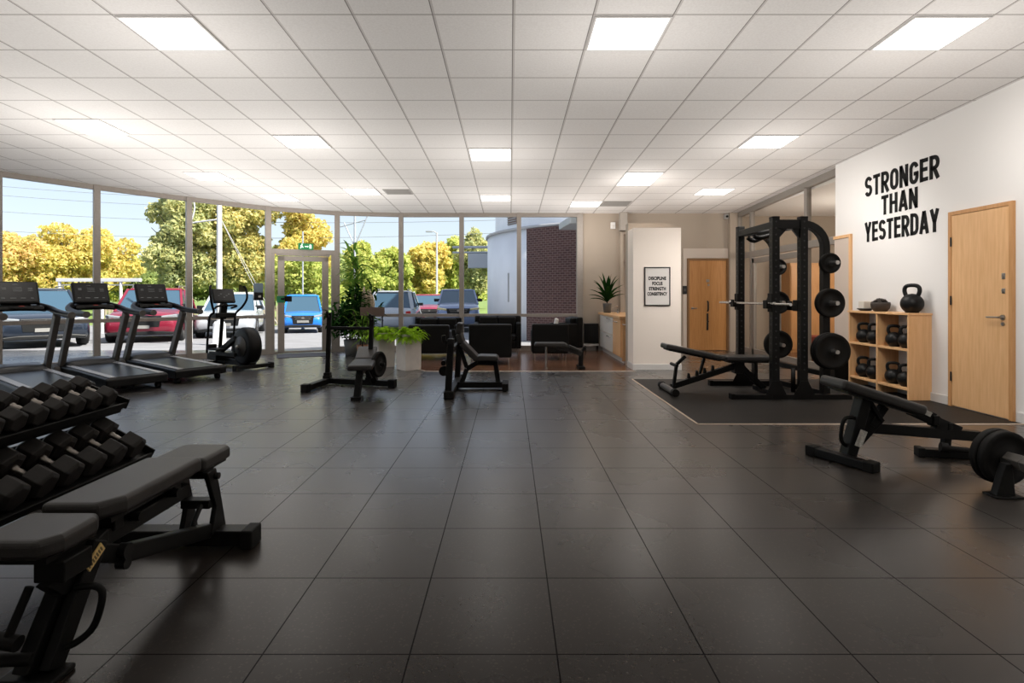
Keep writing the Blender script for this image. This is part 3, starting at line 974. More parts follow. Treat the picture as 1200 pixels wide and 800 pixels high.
for sx in (-0.28, 0.28):
    for sy in (-0.28, 0.28):
        b = MB(); b.cyl((sx, sy, 0), (sx, sy, 0.13), 0.02); b.build('leg', 'silver', t)
t = thing('corridor_exit_sign', 'small green sign on the corridor wall behind the inner glazing', 'sign', (9.19, 14.9 * 0 + 9.19 * 640 / 380.0 * 0 + 10.9, 1.75))
b = MB(); b.bb(-0.03, 0.0, -0.2, 0.2, -0.08, 0.08); b.build('sign_box', 'sign_green', t, bevel=0.004)
b = MB(); b.bb(-0.033, -0.0305, -0.12, 0.1, -0.015, 0.015); b.build('pictogram', 'sign_white', t)

# ---- writing on the white wall
WL = [('STRONGER', 7.48, 6.19, 2.552, 2.825), ('THAN', 7.15, 6.52, 2.262, 2.515), ('YESTERDAY', 7.485, 6.195, 1.94, 2.205)]
for txt, ya, yb, z0, z1 in WL:
    o = stroke_text(txt, ya - yb, z1 - z0, 0.185, 0.007).build('wall_lettering', 'ink')
    o.location = (4.8695, (ya + yb) / 2, z0)
    o.rotation_euler = (R(90), 0, R(-90))
    tag(o, 'black wall lettering reading %s, %s line of the slogan on the white wall' % (txt, {'STRONGER': 'top', 'THAN': 'middle', 'YESTERDAY': 'bottom'}[txt]), 'lettering', 'slogan on the white wall')

# ---- framed poster on the pillar
t = thing('poster', 'framed poster with four lines of black words on the white pillar', 'poster', (2.392, 8.869, 1.36))
b = MB(); w, h = 0.209, 0.312
b.bb(-w, w, -0.025, -0.001, h - 0.014, h); b.bb(-w, w, -0.025, -0.001, -h, -h + 0.014); b.bb(-w, -w + 0.014, -0.025, -0.001, -h, h); b.bb(w - 0.014, w, -0.025, -0.001, -h, h)
b.build('frame', 'frame_black', t, bevel=0.002)
b = MB(); b.bb(-w + 0.01, w - 0.01, -0.012, -0.002, -h + 0.01, h - 0.01); b.build('sheet', 'paper', t)
for k, (txt, wd) in enumerate((('DISCIPLINE', 0.285), ('FOCUS', 0.168), ('STRENGTH', 0.275), ('CONSISTENCY', 0.325))):
    o, tw, th = text_mesh('lettering', txt, 'ink', 0.07, 0.0006, 0.0035, parent=t)
    xs = [v.co.x for v in o.data.vertices]; mx = (min(xs) + max(xs)) / 2
    for v in o.data.vertices:
        v.co.x = (v.co.x - mx) * wd / tw
        v.co.y *= 0.058 / th
    o.location = (0, -0.013, 0.105 - k * 0.084)
    o.rotation_euler = (R(90), 0, 0)

# small wall items
def small(name, label, cat, boxes, m, loc):
    b = MB()
    for q in boxes:
        b.bb(*q)
    t = thing(name, label, cat, loc)
    b.build('casing', m, t, bevel=0.006)
    return t
t = small('motion_sensor', 'small white sensor high on the back wall above the potted plant', 'sensor', [(-0.05, 0.05, -0.06, -0.001, -0.07, 0.07)], 'white', (2.26, 12.0, 2.74))
MB().ball((0, -0.06, -0.02), (0.03, 0.015, 0.03)).build('lens', 'drawer', t)
t = small('security_camera', 'small grey camera high in the corner beside the inner glazing', 'camera', [(-0.04, 0.04, -0.10, -0.001, -0.05, 0.05)], 'vent', (4.73, 12.0, 2.93))
MB().cyl((0, -0.1, 0), (0, -0.12, 0), 0.025).build('lens', 'plastic', t)
t = small('light_switch', 'dark switch plate on the back wall between pillar and oak door', 'switch', [(-0.045, 0.045, -0.02, -0.001, -0.09, 0.09)], 'steel', (3.83, 11.97, 1.33))
MB().bb(-0.02, 0.02, -0.028, -0.018, -0.03, 0.03).build('rocker', 'greyplast', t)

# ------------------------------------------------------------------ gym equipment
def hexring(r, x, rot=0.0, u=None):
    return [(x, r * math.cos(rot + k * PI / 3), r * math.sin(rot + k * PI / 3)) for k in range(6)]

# ---- adjustable bench near the dumbbells (runs along the view)
O = (-1.565, 2.25, 0)
t = thing('adjustable_bench', 'flat black adjustable bench in front of the dumbbell rack, its three pads level', 'bench', O)
def pad(parent, name, poly, z0, z1, origin, bev=0.02):
    b = MB(origin)
    b.prism(poly, 2, z0, z1)
    return b.build(name, 'vinyl', parent, bevel=bev, seg=4)
p = pad(t, 'seat_pad', [(-1.70, 1.70), (-1.475, 1.70), (-1.435, 1.76), (-1.435, 1.90), (-1.46, 1.945), (-1.70, 1.945)], 0.385, 0.45, O)
b = MB(O); b.bb(-1.675, -1.46, 1.72, 1.93, 0.37, 0.388); b.build('pad_board', 'plastic', p)
p = pad(t, 'back_pad', [(-1.695, 1.965), (-1.49, 1.965), (-1.435, 2.05), (-1.43, 2.545), (-1.69, 2.545)], 0.40, 0.468, O)
b = MB(O); b.bb(-1.67, -1.46, 2.0, 2.52, 0.385, 0.403); b.build('pad_board', 'plastic', p)
p = pad(t, 'head_pad', [(-1.69, 2.565), (-1.435, 2.565), (-1.435, 2.80), (-1.46, 2.835), (-1.66, 2.835), (-1.69, 2.80)], 0.385, 0.45, O)
b = MB(O); b.bb(-1.665, -1.46, 2.59, 2.81, 0.37, 0.388); b.build('pad_board', 'plastic', p)
b = MB(O); b.beam((-1.50, 1.86, 0.33), (-1.50, 2.52, 0.325), 0.055, 0.06); b.beam((-1.62, 1.95, 0.36), (-1.62, 2.5, 0.36), 0.04, 0.04)
b.bb(-1.64, -1.46, 2.02, 2.07, 0.345, 0.39); b.bb(-1.64, -1.46, 2.38, 2.43, 0.345, 0.39)
b.cyl((-1.47, 2.12, 0.36), (-1.43, 2.12, 0.36), 0.018); b.cyl((-1.47, 2.36, 0.365), (-1.43, 2.36, 0.365), 0.018)
b.build('backrest_beam', 'black', t, bevel=0.006)
b = MB(O); b.path([(-1.475, 1.93, 0.31), (-1.465, 2.06, 0.245), (-1.45, 2.62, 0.09)], 0.05, 0.065); b.build('lower_beam', 'black', t, bevel=0.006)
b = MB(O); b.cyl((-1.45, 2.03, 0.27), (-1.415, 2.03, 0.27), 0.028); b.cyl((-1.455, 2.03, 0.225), (-1.42, 2.03, 0.225), 0.022); b.build('adjuster_knob', 'plastic', t)
# rear legs with their arched web, rear foot
b = MB(O)
for x in (-1.43, -1.57):
    b.prism([(2.56, 0.385), (2.64, 0.385), (2.69, 0.22), (2.73, 0.075), (2.60, 0.075), (2.64, 0.2)], 0, x - 0.012, x + 0.012)
b.bb(-1.57, -1.43, 2.60, 2.66, 0.20, 0.24); b.cyl((-1.59, 2.63, 0.35), (-1.40, 2.63, 0.35), 0.016)
b.tube([(-1.47, 2.52, 0.09), (-1.47, 2.54, 0.16), (-1.47, 2.60, 0.22)], 0.012, 8, 4)
b.build('rear_leg', 'black', t, bevel=0.004)
b = MB(O); b.bb(-1.86, -1.29, 2.62, 2.71, 0.012, 0.085); rf = b.build('rear_foot', 'black', t, bevel=0.006)
b = MB(O); b.bb(-1.92, -1.855, 2.61, 2.72, 0, 0.09); b.build('end_cap', 'rubber', rf, bevel=0.008)
b = MB(O); b.bb(-1.295, -1.235, 2.61, 2.72, 0, 0.09); b.build('end_cap', 'rubber', rf, bevel=0.008)
# front leg
b = MB(O); b.beam((-1.485, 1.90, 0.38), (-1.53, 1.735, 0.02), 0.05, 0.085, (0, 1, 0)); b.beam((-1.45, 1.92, 0.36), (-1.47, 1.75, 0.02), 0.035, 0.07, (0, 1, 0))
b.prism([(1.72, 0.30), (1.99, 0.37), (1.99, 0.30), (1.85, 0.22), (1.78, 0.24)], 0, -1.50, -1.46)
b.bb(-1.52, -1.42, 1.74, 1.86, 0.30, 0.37); b.build('front_leg', 'black', t, bevel=0.005)
b = MB(O); b.bb(-1.60, -1.42, 1.69, 1.79, 0.0, 0.02); b.build('base_plate', 'black', t, bevel=0.006)
b = MB(O); b.tube([(-1.45, 1.82, 0.245), (-1.39, 1.83, 0.245), (-1.365, 1.83, 0.215), (-1.385, 1.82, 0.12), (-1.43, 1.80, 0.075), (-1.475, 1.78, 0.065)], 0.0115, 10, 5); b.build('carry_handle', 'black', t)
b = MB(O); b.tube([(-1.53, 1.74, 0.29), (-1.56, 1.70, 0.16)], 0.013, 10); b.cyl((-1.53, 1.70, 0.135), (-1.62, 1.70, 0.15), 0.024); b.build('foot_roller', 'rubber', t)
b = MB(O); b.cyl((-1.50, 1.72, 0.075), (-1.64, 1.71, 0.075), 0.02); b.build('foot_roller', 'rubber', t)
b = MB(O); b.beam((-1.428, 1.845, 0.295), (-1.428, 1.915, 0.342), 0.005, 0.034, (0, 0, 1)); b.build('label_plate', 'yellow', t)
b = MB(O)
for k in range(7):
    y0 = 1.849 + k * 0.009
    b.beam((-1.4248, y0, 0.2975 + (y0 - 1.849) * 0.67), (-1.4248, y0 + 0.005, 0.2975 + (y0 + 0.005 - 1.849) * 0.67), 0.0008, 0.017, (0, 0, 1))
b.build('label_print', mat('brown_print', (0.12, 0.08, 0.03), 0.6), t)

# ---- dumbbell rack with two tilted tiers
YR0, YR1 = 1.75, 3.30
OR = (-2.45, 2.5, 0)
t = thing('dumbbell_rack', 'black two tier dumbbell rack standing behind the flat bench', 'rack', OR)
def tier(pt, ang, l0, l1, name):
    u = (-math.cos(ang), math.sin(ang)); nn = (math.sin(ang), math.cos(ang))
    def q(s, h):
        return (pt[0] + u[0] * s + nn[0] * h, pt[1] + u[1] * s + nn[1] * h)
    b = MB(OR)
    b.prism([q(-l0, -0.012), q(-l0, 0.022), q(-l0 + 0.012, 0.022), q(-l0 + 0.012, 0), q(l1 - 0.012, 0), q(l1 - 0.012, 0.03), q(l1, 0.03), q(l1, -0.012)], 1, YR0, YR1)
    b.prism([q(-l0 + 0.02, -0.05), q(-l0 + 0.02, -0.012), q(-l0 + 0.06, -0.012), q(-l0 + 0.06, -0.05)], 1, YR0 + 0.01, YR1 - 0.01)
    b.prism([q(-l0, -0.02), q(-l0, 0.04), q(l1, 0.04), q(l1, -0.02)], 1, YR1 - 0.012, YR1 + 0.001)
    b.build(name, 'black', t, bevel=0.003)
A_LOW, A_UP = R(29), R(21)
tier((-2.233, 0.292), A_LOW, 0.085, 0.30, 'tray')
tier((-2.378, 0.579), A_UP, 0.075, 0.27, 'tray')
for y in (3.18, 1.9):
    b = MB(OR); b.beam((-2.40, y, 0.04), (-2.50, y, 0.60), 0.075, 0.085, (0, 1, 0)); b.beam((-2.43, y, 0.235), (-2.25, y, 0.235), 0.05, 0.05); b.build('upright', 'black', t, bevel=0.006)
    b = MB(OR); b.bb(-2.80, -2.15, y - 0.04, y + 0.04, 0, 0.06); b.build('foot', 'black', t, bevel=0.006)
def dumbbell(name, r, hl, L, label, group):
    t = thing(name, label, 'dumbbell', (0, 0, 0), 0, group)
    for s in (-1, 1):
        b = MB()
        c = s * L / 2
        b.loft([[(c + s * -hl / 2, *(np.array(hexring(0.72 * r, 0, PI / 6)[k])[1:])) for k in range(6)],
                [(c + s * -hl * 0.40, *(np.array(hexring(1.12 * r, 0, PI / 6)[k])[1:])) for k in range(6)],
                [(c + s * hl * 0.36, *(np.array(hexring(1.12 * r, 0, PI / 6)[k])[1:])) for k in range(6)],
                [(c + s * hl / 2, *(np.array(hexring(0.85 * r, 0, PI / 6)[k])[1:])) for k in range(6)]], False)
        b.build('weight_head', 'hexrub', t, bevel=0.004, seg=2)
    b = MB(); b.lathe([(0.0, -L / 2 + hl / 2 - 0.01), (0.0185, -L / 2 + hl / 2 - 0.008), (0.0185, -L / 2 + hl / 2 + 0.012), (0.0145, -L / 2 + hl / 2 + 0.02), (0.0165, 0), (0.0145, L / 2 - hl / 2 - 0.02), (0.0185, L / 2 - hl / 2 - 0.012), (0.0185, L / 2 - hl / 2 + 0.008), (0, L / 2 - hl / 2 + 0.01)], (0, 0, 0), (1, 0, 0), 14)
    b.build('handle', 'handle_steel', t)
    return t
def place_row(first, ys, front, ang, L, labels, grp):
    for i, y in enumerate(ys):
        loc = (front[0] - math.cos(ang) * L / 2, y, front[1] + math.sin(ang) * L / 2)
        rot = (0, ang, 0)
        if i == 0:
            first.location = loc
            first.rotation_euler = rot
            first['label'] = labels[i]
            first['group'] = grp
        else:
            dup(first, loc, rot, labels[i], grp)
ORD = ['first', 'second', 'third', 'fourth', 'fifth', 'sixth', 'seventh', 'eighth', 'ninth']
low = dumbbell('hex_dumbbell', 0.066, 0.105, 0.185, 'x', 'g')
ylow = [3.165, 3.01, 2.855, 2.70, 2.545, 2.39]
place_row(low, ylow, (-2.20, 0.349), A_LOW, 0.185, ['large hex dumbbell on the lower tray, %s from the bench head pad' % ORD[i] for i in range(len(ylow))], 'hex dumbbells on the lower tray')
up = dumbbell('hex_dumbbell', 0.052, 0.085, 0.165, 'x', 'g')
yup = [3.185, 3.065, 2.945, 2.825, 2.705, 2.585, 2.465]
place_row(up, yup, (-2.36, 0.628), A_UP, 0.165, ['small hex dumbbell on the upper tray, %s from the window end' % ORD[i] for i in range(len(yup))], 'hex dumbbells on the upper tray')

# ---- treadmills
def make_treadmill(label):
    t = thing('treadmill', label, 'treadmill', (0, 0, 0), 0, 'row of treadmills at the window')
    b = MB(); b.prism([(-0.82, 0.085), (-0.82, 0.175), (-0.79, 0.195), (0.93, 0.222), (0.93, 0.07), (-0.70, 0.07)], 1, -0.345, 0.345); b.build('deck', 'plastic', t, bevel=0.012)
    b = MB(); b.prism([(-0.775, 0.196), (-0.775, 0.202), (0.90, 0.2285), (0.90, 0.222)], 1, -0.225, 0.225); b.build('running_belt', 'belt', t)
    for s in (-1, 1):
        b = MB(); b.prism([(-0.77, 0.196), (-0.77, 0.208), (0.88, 0.234), (0.88, 0.222)], 1, s * 0.27 - 0.045, s * 0.27 + 0.03); b.build('side_rail', 'siderail', t, bevel=0.004)
    b = MB()
    rings = []
    for x, zt, w in ((0.76, 0.225, 0.28), (0.80, 0.295, 0.30), (0.92, 0.325, 0.30), (1.10, 0.31, 0.30), (1.24, 0.26, 0.28), (1.30, 0.18, 0.24)):
        rings.append([(x, -w, 0.07), (x, w, 0.07), (x, w, zt - 0.05), (x, w * 0.8, zt - 0.01), (x, 0.1, zt), (x, -0.1, zt), (x, -w * 0.8, zt - 0.01), (x, -w, zt - 0.05)])
    b.loft(rings); b.build('motor_hood', 'hood', t, bevel=0.01)
    for s in (-1, 1):
        b = MB(); b.beam((1.00, s * 0.322, 0.10), (0.50, s * 0.322, 0.96), 0.065, 0.115, (1, 0, 0)); m = b.build('upright', 'greyplast', t, bevel=0.012)
        b = MB(); b.prism([(0.80, 0.08), (1.18, 0.08), (1.14, 0.20), (0.98, 0.26), (0.88, 0.22)], 1, s * 0.322 - 0.05, s * 0.365 + 0.05); b.build('boot', 'greyplast', m, bevel=0.015)
        b = MB()
        b.tube([(-0.06, s * 0.322, 0.965), (0.20, s * 0.322, 0.975), (0.50, s * 0.32, 1.0), (0.70, s * 0.30, 1.04), (0.86, s * 0.22, 1.08)], 0.040, 12, 4)
        h = b.build('handrail', 'plastic', t)
        b = MB(); b.cyl((-0.075, s * 0.322, 0.965), (-0.055, s * 0.322, 0.965), 0.042); b.build('end_cap', 'greyplast', h)
    b = MB(); b.tube([(0.81, -0.27, 1.03), (0.71, -0.18, 1.04), (0.67, 0, 1.045), (0.71, 0.18, 1.04), (0.81, 0.27, 1.03)], 0.032, 12, 4)
    b.prism([(0.65, 1.03), (0.93, 1.06), (0.93, 1.10), (0.67, 1.075)], 1, -0.23, 0.23)
    b.build('crossbar', 'plastic', t, bevel=0.008)
    b = MB(); b.bb(0.65, 0.68, -0.03, 0.03, 1.065, 1.08); b.build('stop_key', 'redplast', t, bevel=0.006)
    TL = Matrix.Rotation(R(24), 3, 'Y')
    cc = Vector((0.86, 0, 1.245))
    b = MB(); b.box(cc, (0.055, 0.44, 0.32), TL); b.box(cc + Vector((0.05, 0, -0.11)), (0.10, 0.30, 0.10), TL); con = b.build('console', 'plastic', t, bevel=0.022, seg=3)
    b = MB(); b.box(cc + TL @ Vector((-0.0285, 0, 0.005)), (0.004, 0.39, 0.27), TL); b.build('screen', 'screen', con)
    b = MB()
    for yy, zz, w, h in ((0.02, 0.11, 0.05, 0.008), (-0.13, 0.04, 0.05, 0.05), (0.13, 0.05, 0.04, 0.03), (0.0, 0.04, 0.09, 0.06), (-0.14, -0.085, 0.03, 0.012), (-0.05, -0.085, 0.05, 0.010), (0.05, -0.085, 0.06, 0.012), (0.15, -0.085, 0.04, 0.010)):
        for r_ in range(3 if h > 0.02 else 1):
            b.box(cc + TL @ Vector((-0.0312, yy, zz + (r_ - 1) * h * 0.4 if h > 0.02 else zz)), (0.001, w, 0.004 if h > 0.02 else h * 0.7), TL)
    b.build('display_text', mat('display_marks', (0.22, 0.24, 0.24), 0.4), con)
    for x in (-0.70, 1.14):
        for s in (-1, 1):
            b = MB(); b.cyl((x, s * 0.27 - 0.025, 0.042), (x, s * 0.27 + 0.025, 0.042), 0.042); b.bb(x - 0.02, x + 0.02, s * 0.27 - 0.015, s * 0.27 + 0.015, 0.04, 0.09); b.build('foot_wheel', 'rubber', t)
    return t
HD = math.atan2(0.585, -0.81)
tm = make_treadmill('black treadmill beside the elliptical trainer, last of the row by the window')
tm.location = (-5.00, 8.17, 0); tm.rotation_euler = (0, 0, HD)
dup(tm, (-5.37, 7.40, 0), HD, 'black treadmill between two other treadmills, before the dark red car')
dup(tm, (-5.74, 6.63, 0), HD, 'black treadmill behind the dumbbell rack, before the dark blue car')

# ---- elliptical trainer
t = thing('elliptical_trainer', 'black elliptical trainer with large disc housing beside the glass entrance door', 'elliptical trainer', (-4.70, 9.32, 0), HD)
b = MB(); b.bb(-0.66, -0.57, -0.30, 0.30, 0.02, 0.08); rs = b.build('rear_foot', 'black', t, bevel=0.008)
for s in (-1, 1):
    b = MB(); b.bb(-0.67, -0.56, s * 0.30 - 0.03, s * 0.30 + 0.03, 0, 0.09); b.build('end_cap', 'rubber', rs, bevel=0.008)
b = MB(); b.bb(0.52, 0.60, -0.26, 0.26, 0.0, 0.07); b.build('front_foot', 'black', t, bevel=0.008)
b = MB(); b.path([(-0.6, 0, 0.07), (0.56, 0, 0.09)], 0.10, 0.09); b.build('base_beam', 'black', t, bevel=0.008)
b = MB(); b.lathe([(0.0, -0.11), (0.26, -0.11), (0.305, -0.09), (0.315, -0.03), (0.315, 0.05), (0.30, 0.09), (0.25, 0.105), (0, 0.105)], (-0.40, 0, 0.37), (0, 1, 0), 40)
fl = b.build('flywheel_housing', 'plastic', t)
b = MB(); b.lathe([(0, 0), (0.17, 0), (0.165, 0.016), (0.05, 0.02), (0.045, 0.05), (0, 0.05)], (-0.40, 0.106, 0.37), (0, 1, 0), 32); b.build('crank_disc', 'disc_grey', fl)
b = MB(); b.lathe([(0, 0), (0.03, 0), (0.025, 0.03), (0, 0.03)], (-0.40, 0.155, 0.37), (0, 1, 0), 16); b.build('crank_hub', 'silver', fl)
b = MB(); b.lathe([(0, 0), (0.17, 0), (0.165, -0.016), (0.05, -0.02), (0, -0.03)], (-0.40, -0.111, 0.37), (0, 1, 0), 32); b.build('crank_disc', 'disc_grey', fl)
b = MB(); b.path([(0.52, 0, 0.08), (0.42, 0, 0.80)], 0.055, 0.06, (0, 1, 0)); b.path([(0.41, 0, 0.80), (0.36, 0, 1.08)], 0.09, 0.11, (0, 1, 0)); b.bb(0.28, 0.50, -0.17, 0.17, 0.82, 0.91); b.build('mast', 'plastic', t, bevel=0.02, seg=3)
for s in (-1, 1):
    b = MB(); b.beam((-0.40, s * 0.19, 0.24 if s > 0 else 0.46), (0.42, s * 0.20, 0.22), 0.05, 0.06); b.build('pedal_arm', 'black', t, bevel=0.008)
    b = MB(); b.bb(-0.02, 0.34, s * 0.22 - 0.075, s * 0.22 + 0.075, 0.29, 0.32); b.bb(0.30, 0.34, s * 0.22 - 0.075, s * 0.22 + 0.075, 0.31, 0.38); b.build('pedal', 'rubber', t, bevel=0.01)
    b = MB(); b.tube([(0.50, s * 0.22, 0.22), (0.46, s * 0.225, 0.50), (0.40, s * 0.22, 0.84), (0.30, s * 0.20, 0.92), (0.22, s * 0.26, 1.02), (0.17, s * 0.31, 1.16), (0.20, s * 0.31, 1.32), (0.23, s * 0.28, 1.38)], 0.019, 10, 5); b.build('moving_handle', 'black', t)
b = MB(); b.tube([(0.38, -0.14, 0.99), (0.26, -0.17, 1.02), (0.20, -0.10, 1.04), (0.33, 0, 1.03), (0.20, 0.10, 1.04), (0.26, 0.17, 1.02), (0.38, 0.14, 0.99)], 0.017, 10, 5); b.build('fixed_handle', 'black', t)
TL = Matrix.Rotation(R(22), 3, 'Y')
cc = Vector((0.38, 0, 1.20))
b = MB(); b.box(cc, (0.05, 0.38, 0.26), TL); con = b.build('console', 'plastic', t, bevel=0.018, seg=3)
b = MB(); b.box(cc + TL @ Vector((-0.026, 0, 0.005)), (0.004, 0.34, 0.21), TL); b.build('screen', 'screen', con)
b = MB()
for k in range(5):
    b.box(cc + TL @ Vector((-0.029, -0.09 + 0.045 * k, 0.03 - 0.03 * (k % 3))), (0.001, 0.03, 0.006), TL)
b.build('display_text', mat('display_marks', (0.22, 0.24, 0.24), 0.4), con)

b = MB(); b.beam((-0.24, 0.10, 0.50), (0.36, 0.12, 0.20), 0.07, 0.10); b.beam((-0.24, -0.10, 0.30), (0.36, -0.12, 0.16), 0.07, 0.09); b.bb(0.22, 0.56, -0.20, 0.20, 0.10, 0.22); b.build('linkage', 'plastic', t, bevel=0.02, seg=3)

# ---- weight plates
def make_plate(label, r, th, loc, axis_rot, group=None):
    t = thing('weight_plate', label, 'weight plate', loc, axis_rot, group)
    h = th / 2
    b = MB(); b.lathe([(0.026, -h), (0.05, -h), (0.06, -h * 0.6), (r * 0.76, -h * 0.55), (r * 0.82, -h), (r * 0.97, -h), (r, -h * 0.7), (r, h * 0.7), (r * 0.97, h), (r * 0.82, h), (r * 0.76, h * 0.55), (0.06, h * 0.6), (0.05, h), (0.026, h), (0.026, -h)], (0, 0, 0), (0, 1, 0), 40)
    b.build('disc', 'rubber', t)
    b = MB(); b.lathe([(0.026, -h - 0.002), (0.036, -h - 0.002), (0.036, h + 0.002), (0.026, h + 0.002), (0.026, -h - 0.002)], (0, 0, 0), (0, 1, 0), 24); b.build('hub_ring', 'steel', t)
    return t

# ---- power rack
OK_ = (3.35, 6.9, 0)
t = thing('power_rack', 'tall black steel power rack with plate pegs standing on the rubber mat', 'power rack', OK_)
def upright(x, y, top, zb=0.0, name='upright'):
    b = MB(OK_)
    b.bb(x - 0.042, x + 0.042, y - 0.042, y + 0.042, zb, top)
    b.cm = 1
    z = 0.35
    while z < top - 0.05:
        b.cyl((x, y - 0.0425, z), (x, y - 0.0435, z), 0.011, seg=10)
        b.cyl((x - 0.0425, y, z), (x - 0.0435, y, z), 0.011, seg=10)
        z += 0.075
    b.cm = 0
    b.prism([(x - 0.12, zb + 0.06), (x - 0.042, zb + 0.22), (x + 0.042, zb + 0.22), (x + 0.12, zb + 0.06)], 1, y - 0.047, y - 0.040)
    o = b.build(name, ['black', 'steel'], t)
    b = MB(OK_); b.bb(x - 0.045, x + 0.045, y - 0.045, y + 0.045, top - 0.01, top + 0.012); b.build('end_cap', 'rubber', o, bevel=0.006)
    return o
Z_TOP = 2.125
upright(3.10, 6.40, Z_TOP); upright(3.43, 6.40, Z_TOP); upright(3.10, 7.35, Z_TOP)
for x0, x1, y in ((3.43, 3.69, 6.40), (3.25, 3.56, 7.35)):
    b = MB(OK_)
    pts = [(x0, y, 2.05)] + [(x1 - 0.27 + 0.27 * math.sin(a), y, 2.05 - 0.27 + 0.27 * math.cos(a)) for a in [k * PI / 2 / 8 for k in range(9)]] + [(x1, y, 0.07)]
    b.sweep(pts, 0.08, 0.085, (0, 1, 0)); b.build('rear_upright', 'black', t, bevel=0.004)
b = MB(OK_); b.bb(3.10, 3.27, 7.31, 7.39, 2.01, 2.09); b.build('top_beam', 'black', t, bevel=0.004)
b = MB(OK_); b.bb(3.142, 3.388, 6.37, 6.43, 1.99, 2.10); b.prism([(3.142, 1.99), (3.24, 1.99), (3.142, 1.88)], 1, 6.38, 6.42); b.prism([(3.388, 1.99), (3.30, 1.99), (3.388, 1.88)], 1, 6.38, 6.42); b.build('top_beam', 'black', t, bevel=0.004)
b = MB(OK_); b.bb(3.06, 3.14, 6.442, 7.308, 2.0, 2.08); b.build('side_beam', 'black', t, bevel=0.004)
b = MB(OK_); b.beam((3.43, 6.44, 2.04), (3.32, 7.31, 2.05), 0.06, 0.07); b.build('side_beam', 'black', t, bevel=0.004)
b = MB(OK_); b.tube([(3.12, 6.98, 1.97), (3.2, 6.98, 1.95), (3.36, 6.98, 1.99)], 0.03, 10, 4); b.tube([(3.12, 7.16, 1.97), (3.2, 7.16, 1.93), (3.34, 7.16, 1.99)], 0.03, 10, 4); b.build('pull_up_grip', 'black', t)
b = MB(OK_); b.bb(2.62, 3.99, 6.36, 6.44, 0, 0.06); f = b.build('base_rail', 'black', t, bevel=0.006)
b = MB(OK_); b.bb(2.58, 2.625, 6.35, 6.45, 0, 0.066); b.build('end_cap', 'rubber', f, bevel=0.006)
b = MB(OK_); b.bb(2.72, 3.82, 7.31, 7.39, 0, 0.07); f = b.build('base_rail', 'black', t, bevel=0.006)
b = MB(OK_); b.bb(2.68, 2.725, 7.30, 7.40, 0, 0.076); b.build('end_cap', 'rubber', f, bevel=0.006)
b = MB(OK_); b.beam((3.70, 6.44, 0.06), (3.58, 7.31, 0.06), 0.07, 0.07); b.build('cross_rail', 'black', t, bevel=0.006)
b = MB(OK_); b.beam((3.69, 6.44, 0.30), (3.57, 7.31, 0.30), 0.06, 0.06); b.build('cross_rail', 'black', t, bevel=0.006)
for x, y, z in ((3.69, 6.36, 1.586), (3.69, 6.36, 1.127), (3.69, 6.36, 0.575), (3.56, 7.31, 1.59), (3.56, 7.31, 1.12), (3.56, 7.31, 0.566)):
    b = MB(OK_); b.cyl((x, y, z), (x, y - 0.215, z), 0.0235); b.cyl((x, y + 0.002, z), (x, y - 0.012, z), 0.045); b.build('plate_peg', 'silver', t)
for y, x in ((6.40, 3.0565), (7.35, 3.0565)):
    b = MB(OK_); b.bb(2.99, 3.056, y - 0.05, y + 0.05, 1.06, 1.10); b.bb(2.985, 3.003, y - 0.05, y + 0.05, 1.06, 1.16); b.bb(3.042, 3.058, y - 0.055, y + 0.055, 1.02, 1.24); b.build('bar_hook', 'rubber', t, bevel=0.008)
b = MB(OK_); b.bb(3.34, 3.388, 6.34, 6.46, 1.03, 1.16); b.bb(3.27, 3.34, 6.35, 6.45, 1.04, 1.10); b.bb(3.27, 3.288, 6.35, 6.45, 1.04, 1.15); b.build('bar_hook', 'rubber', t, bevel=0.008)
PG = 'weight plates on the power rack pegs'
Q = ' peg of the power rack'
make_plate('small black plate on the top front' + Q, 0.118, 0.05, (3.69, 6.30, 1.586), 0, PG)
make_plate('medium black plate on the middle front' + Q, 0.168, 0.055, (3.69, 6.30, 1.127), 0, PG)
make_plate('large black plate on the bottom front' + Q + ', inner of two', 0.212, 0.06, (3.69, 6.307, 0.575), 0, PG)
make_plate('large black plate on the bottom front' + Q + ', outer of two', 0.205, 0.04, (3.69, 6.25, 0.575), 0, PG)
make_plate('small black plate on the top rear' + Q + ', behind the front post', 0.108, 0.05, (3.56, 7.25, 1.59), 0, PG)
make_plate('medium black plate on the middle rear' + Q + ', behind the barbell', 0.150, 0.055, (3.56, 7.25, 1.12), 0, PG)
make_plate('large black plate on the bottom rear' + Q + ', behind the front post', 0.185, 0.06, (3.56, 7.25, 0.566), 0, PG)
t = make_plate('black plate leaning on the floor rail between the posts of the power rack', 0.15, 0.05, (3.58, 6.90, 0.15), R(62))
# barbell
t = thing('barbell', 'steel barbell resting in the hooks of the power rack', 'barbell', (3.022, 6.86, 1.116))
b = MB(); b.cyl((0, -0.62, 0), (0, 0.62, 0), 0.0145); b.build('shaft', 'chrome', t)
for s in (-1, 1):
    b = MB(); b.cyl((0, s * 0.62, 0), (0, s * 0.985, 0), 0.0165); b.lathe([(0, 0), (0.024, 0), (0.024, 0.025), (0, 0.025)], (0, s * 0.62 - 0.0125, 0), (0, 1, 0)); b.build('sleeve', 'chrome', t)

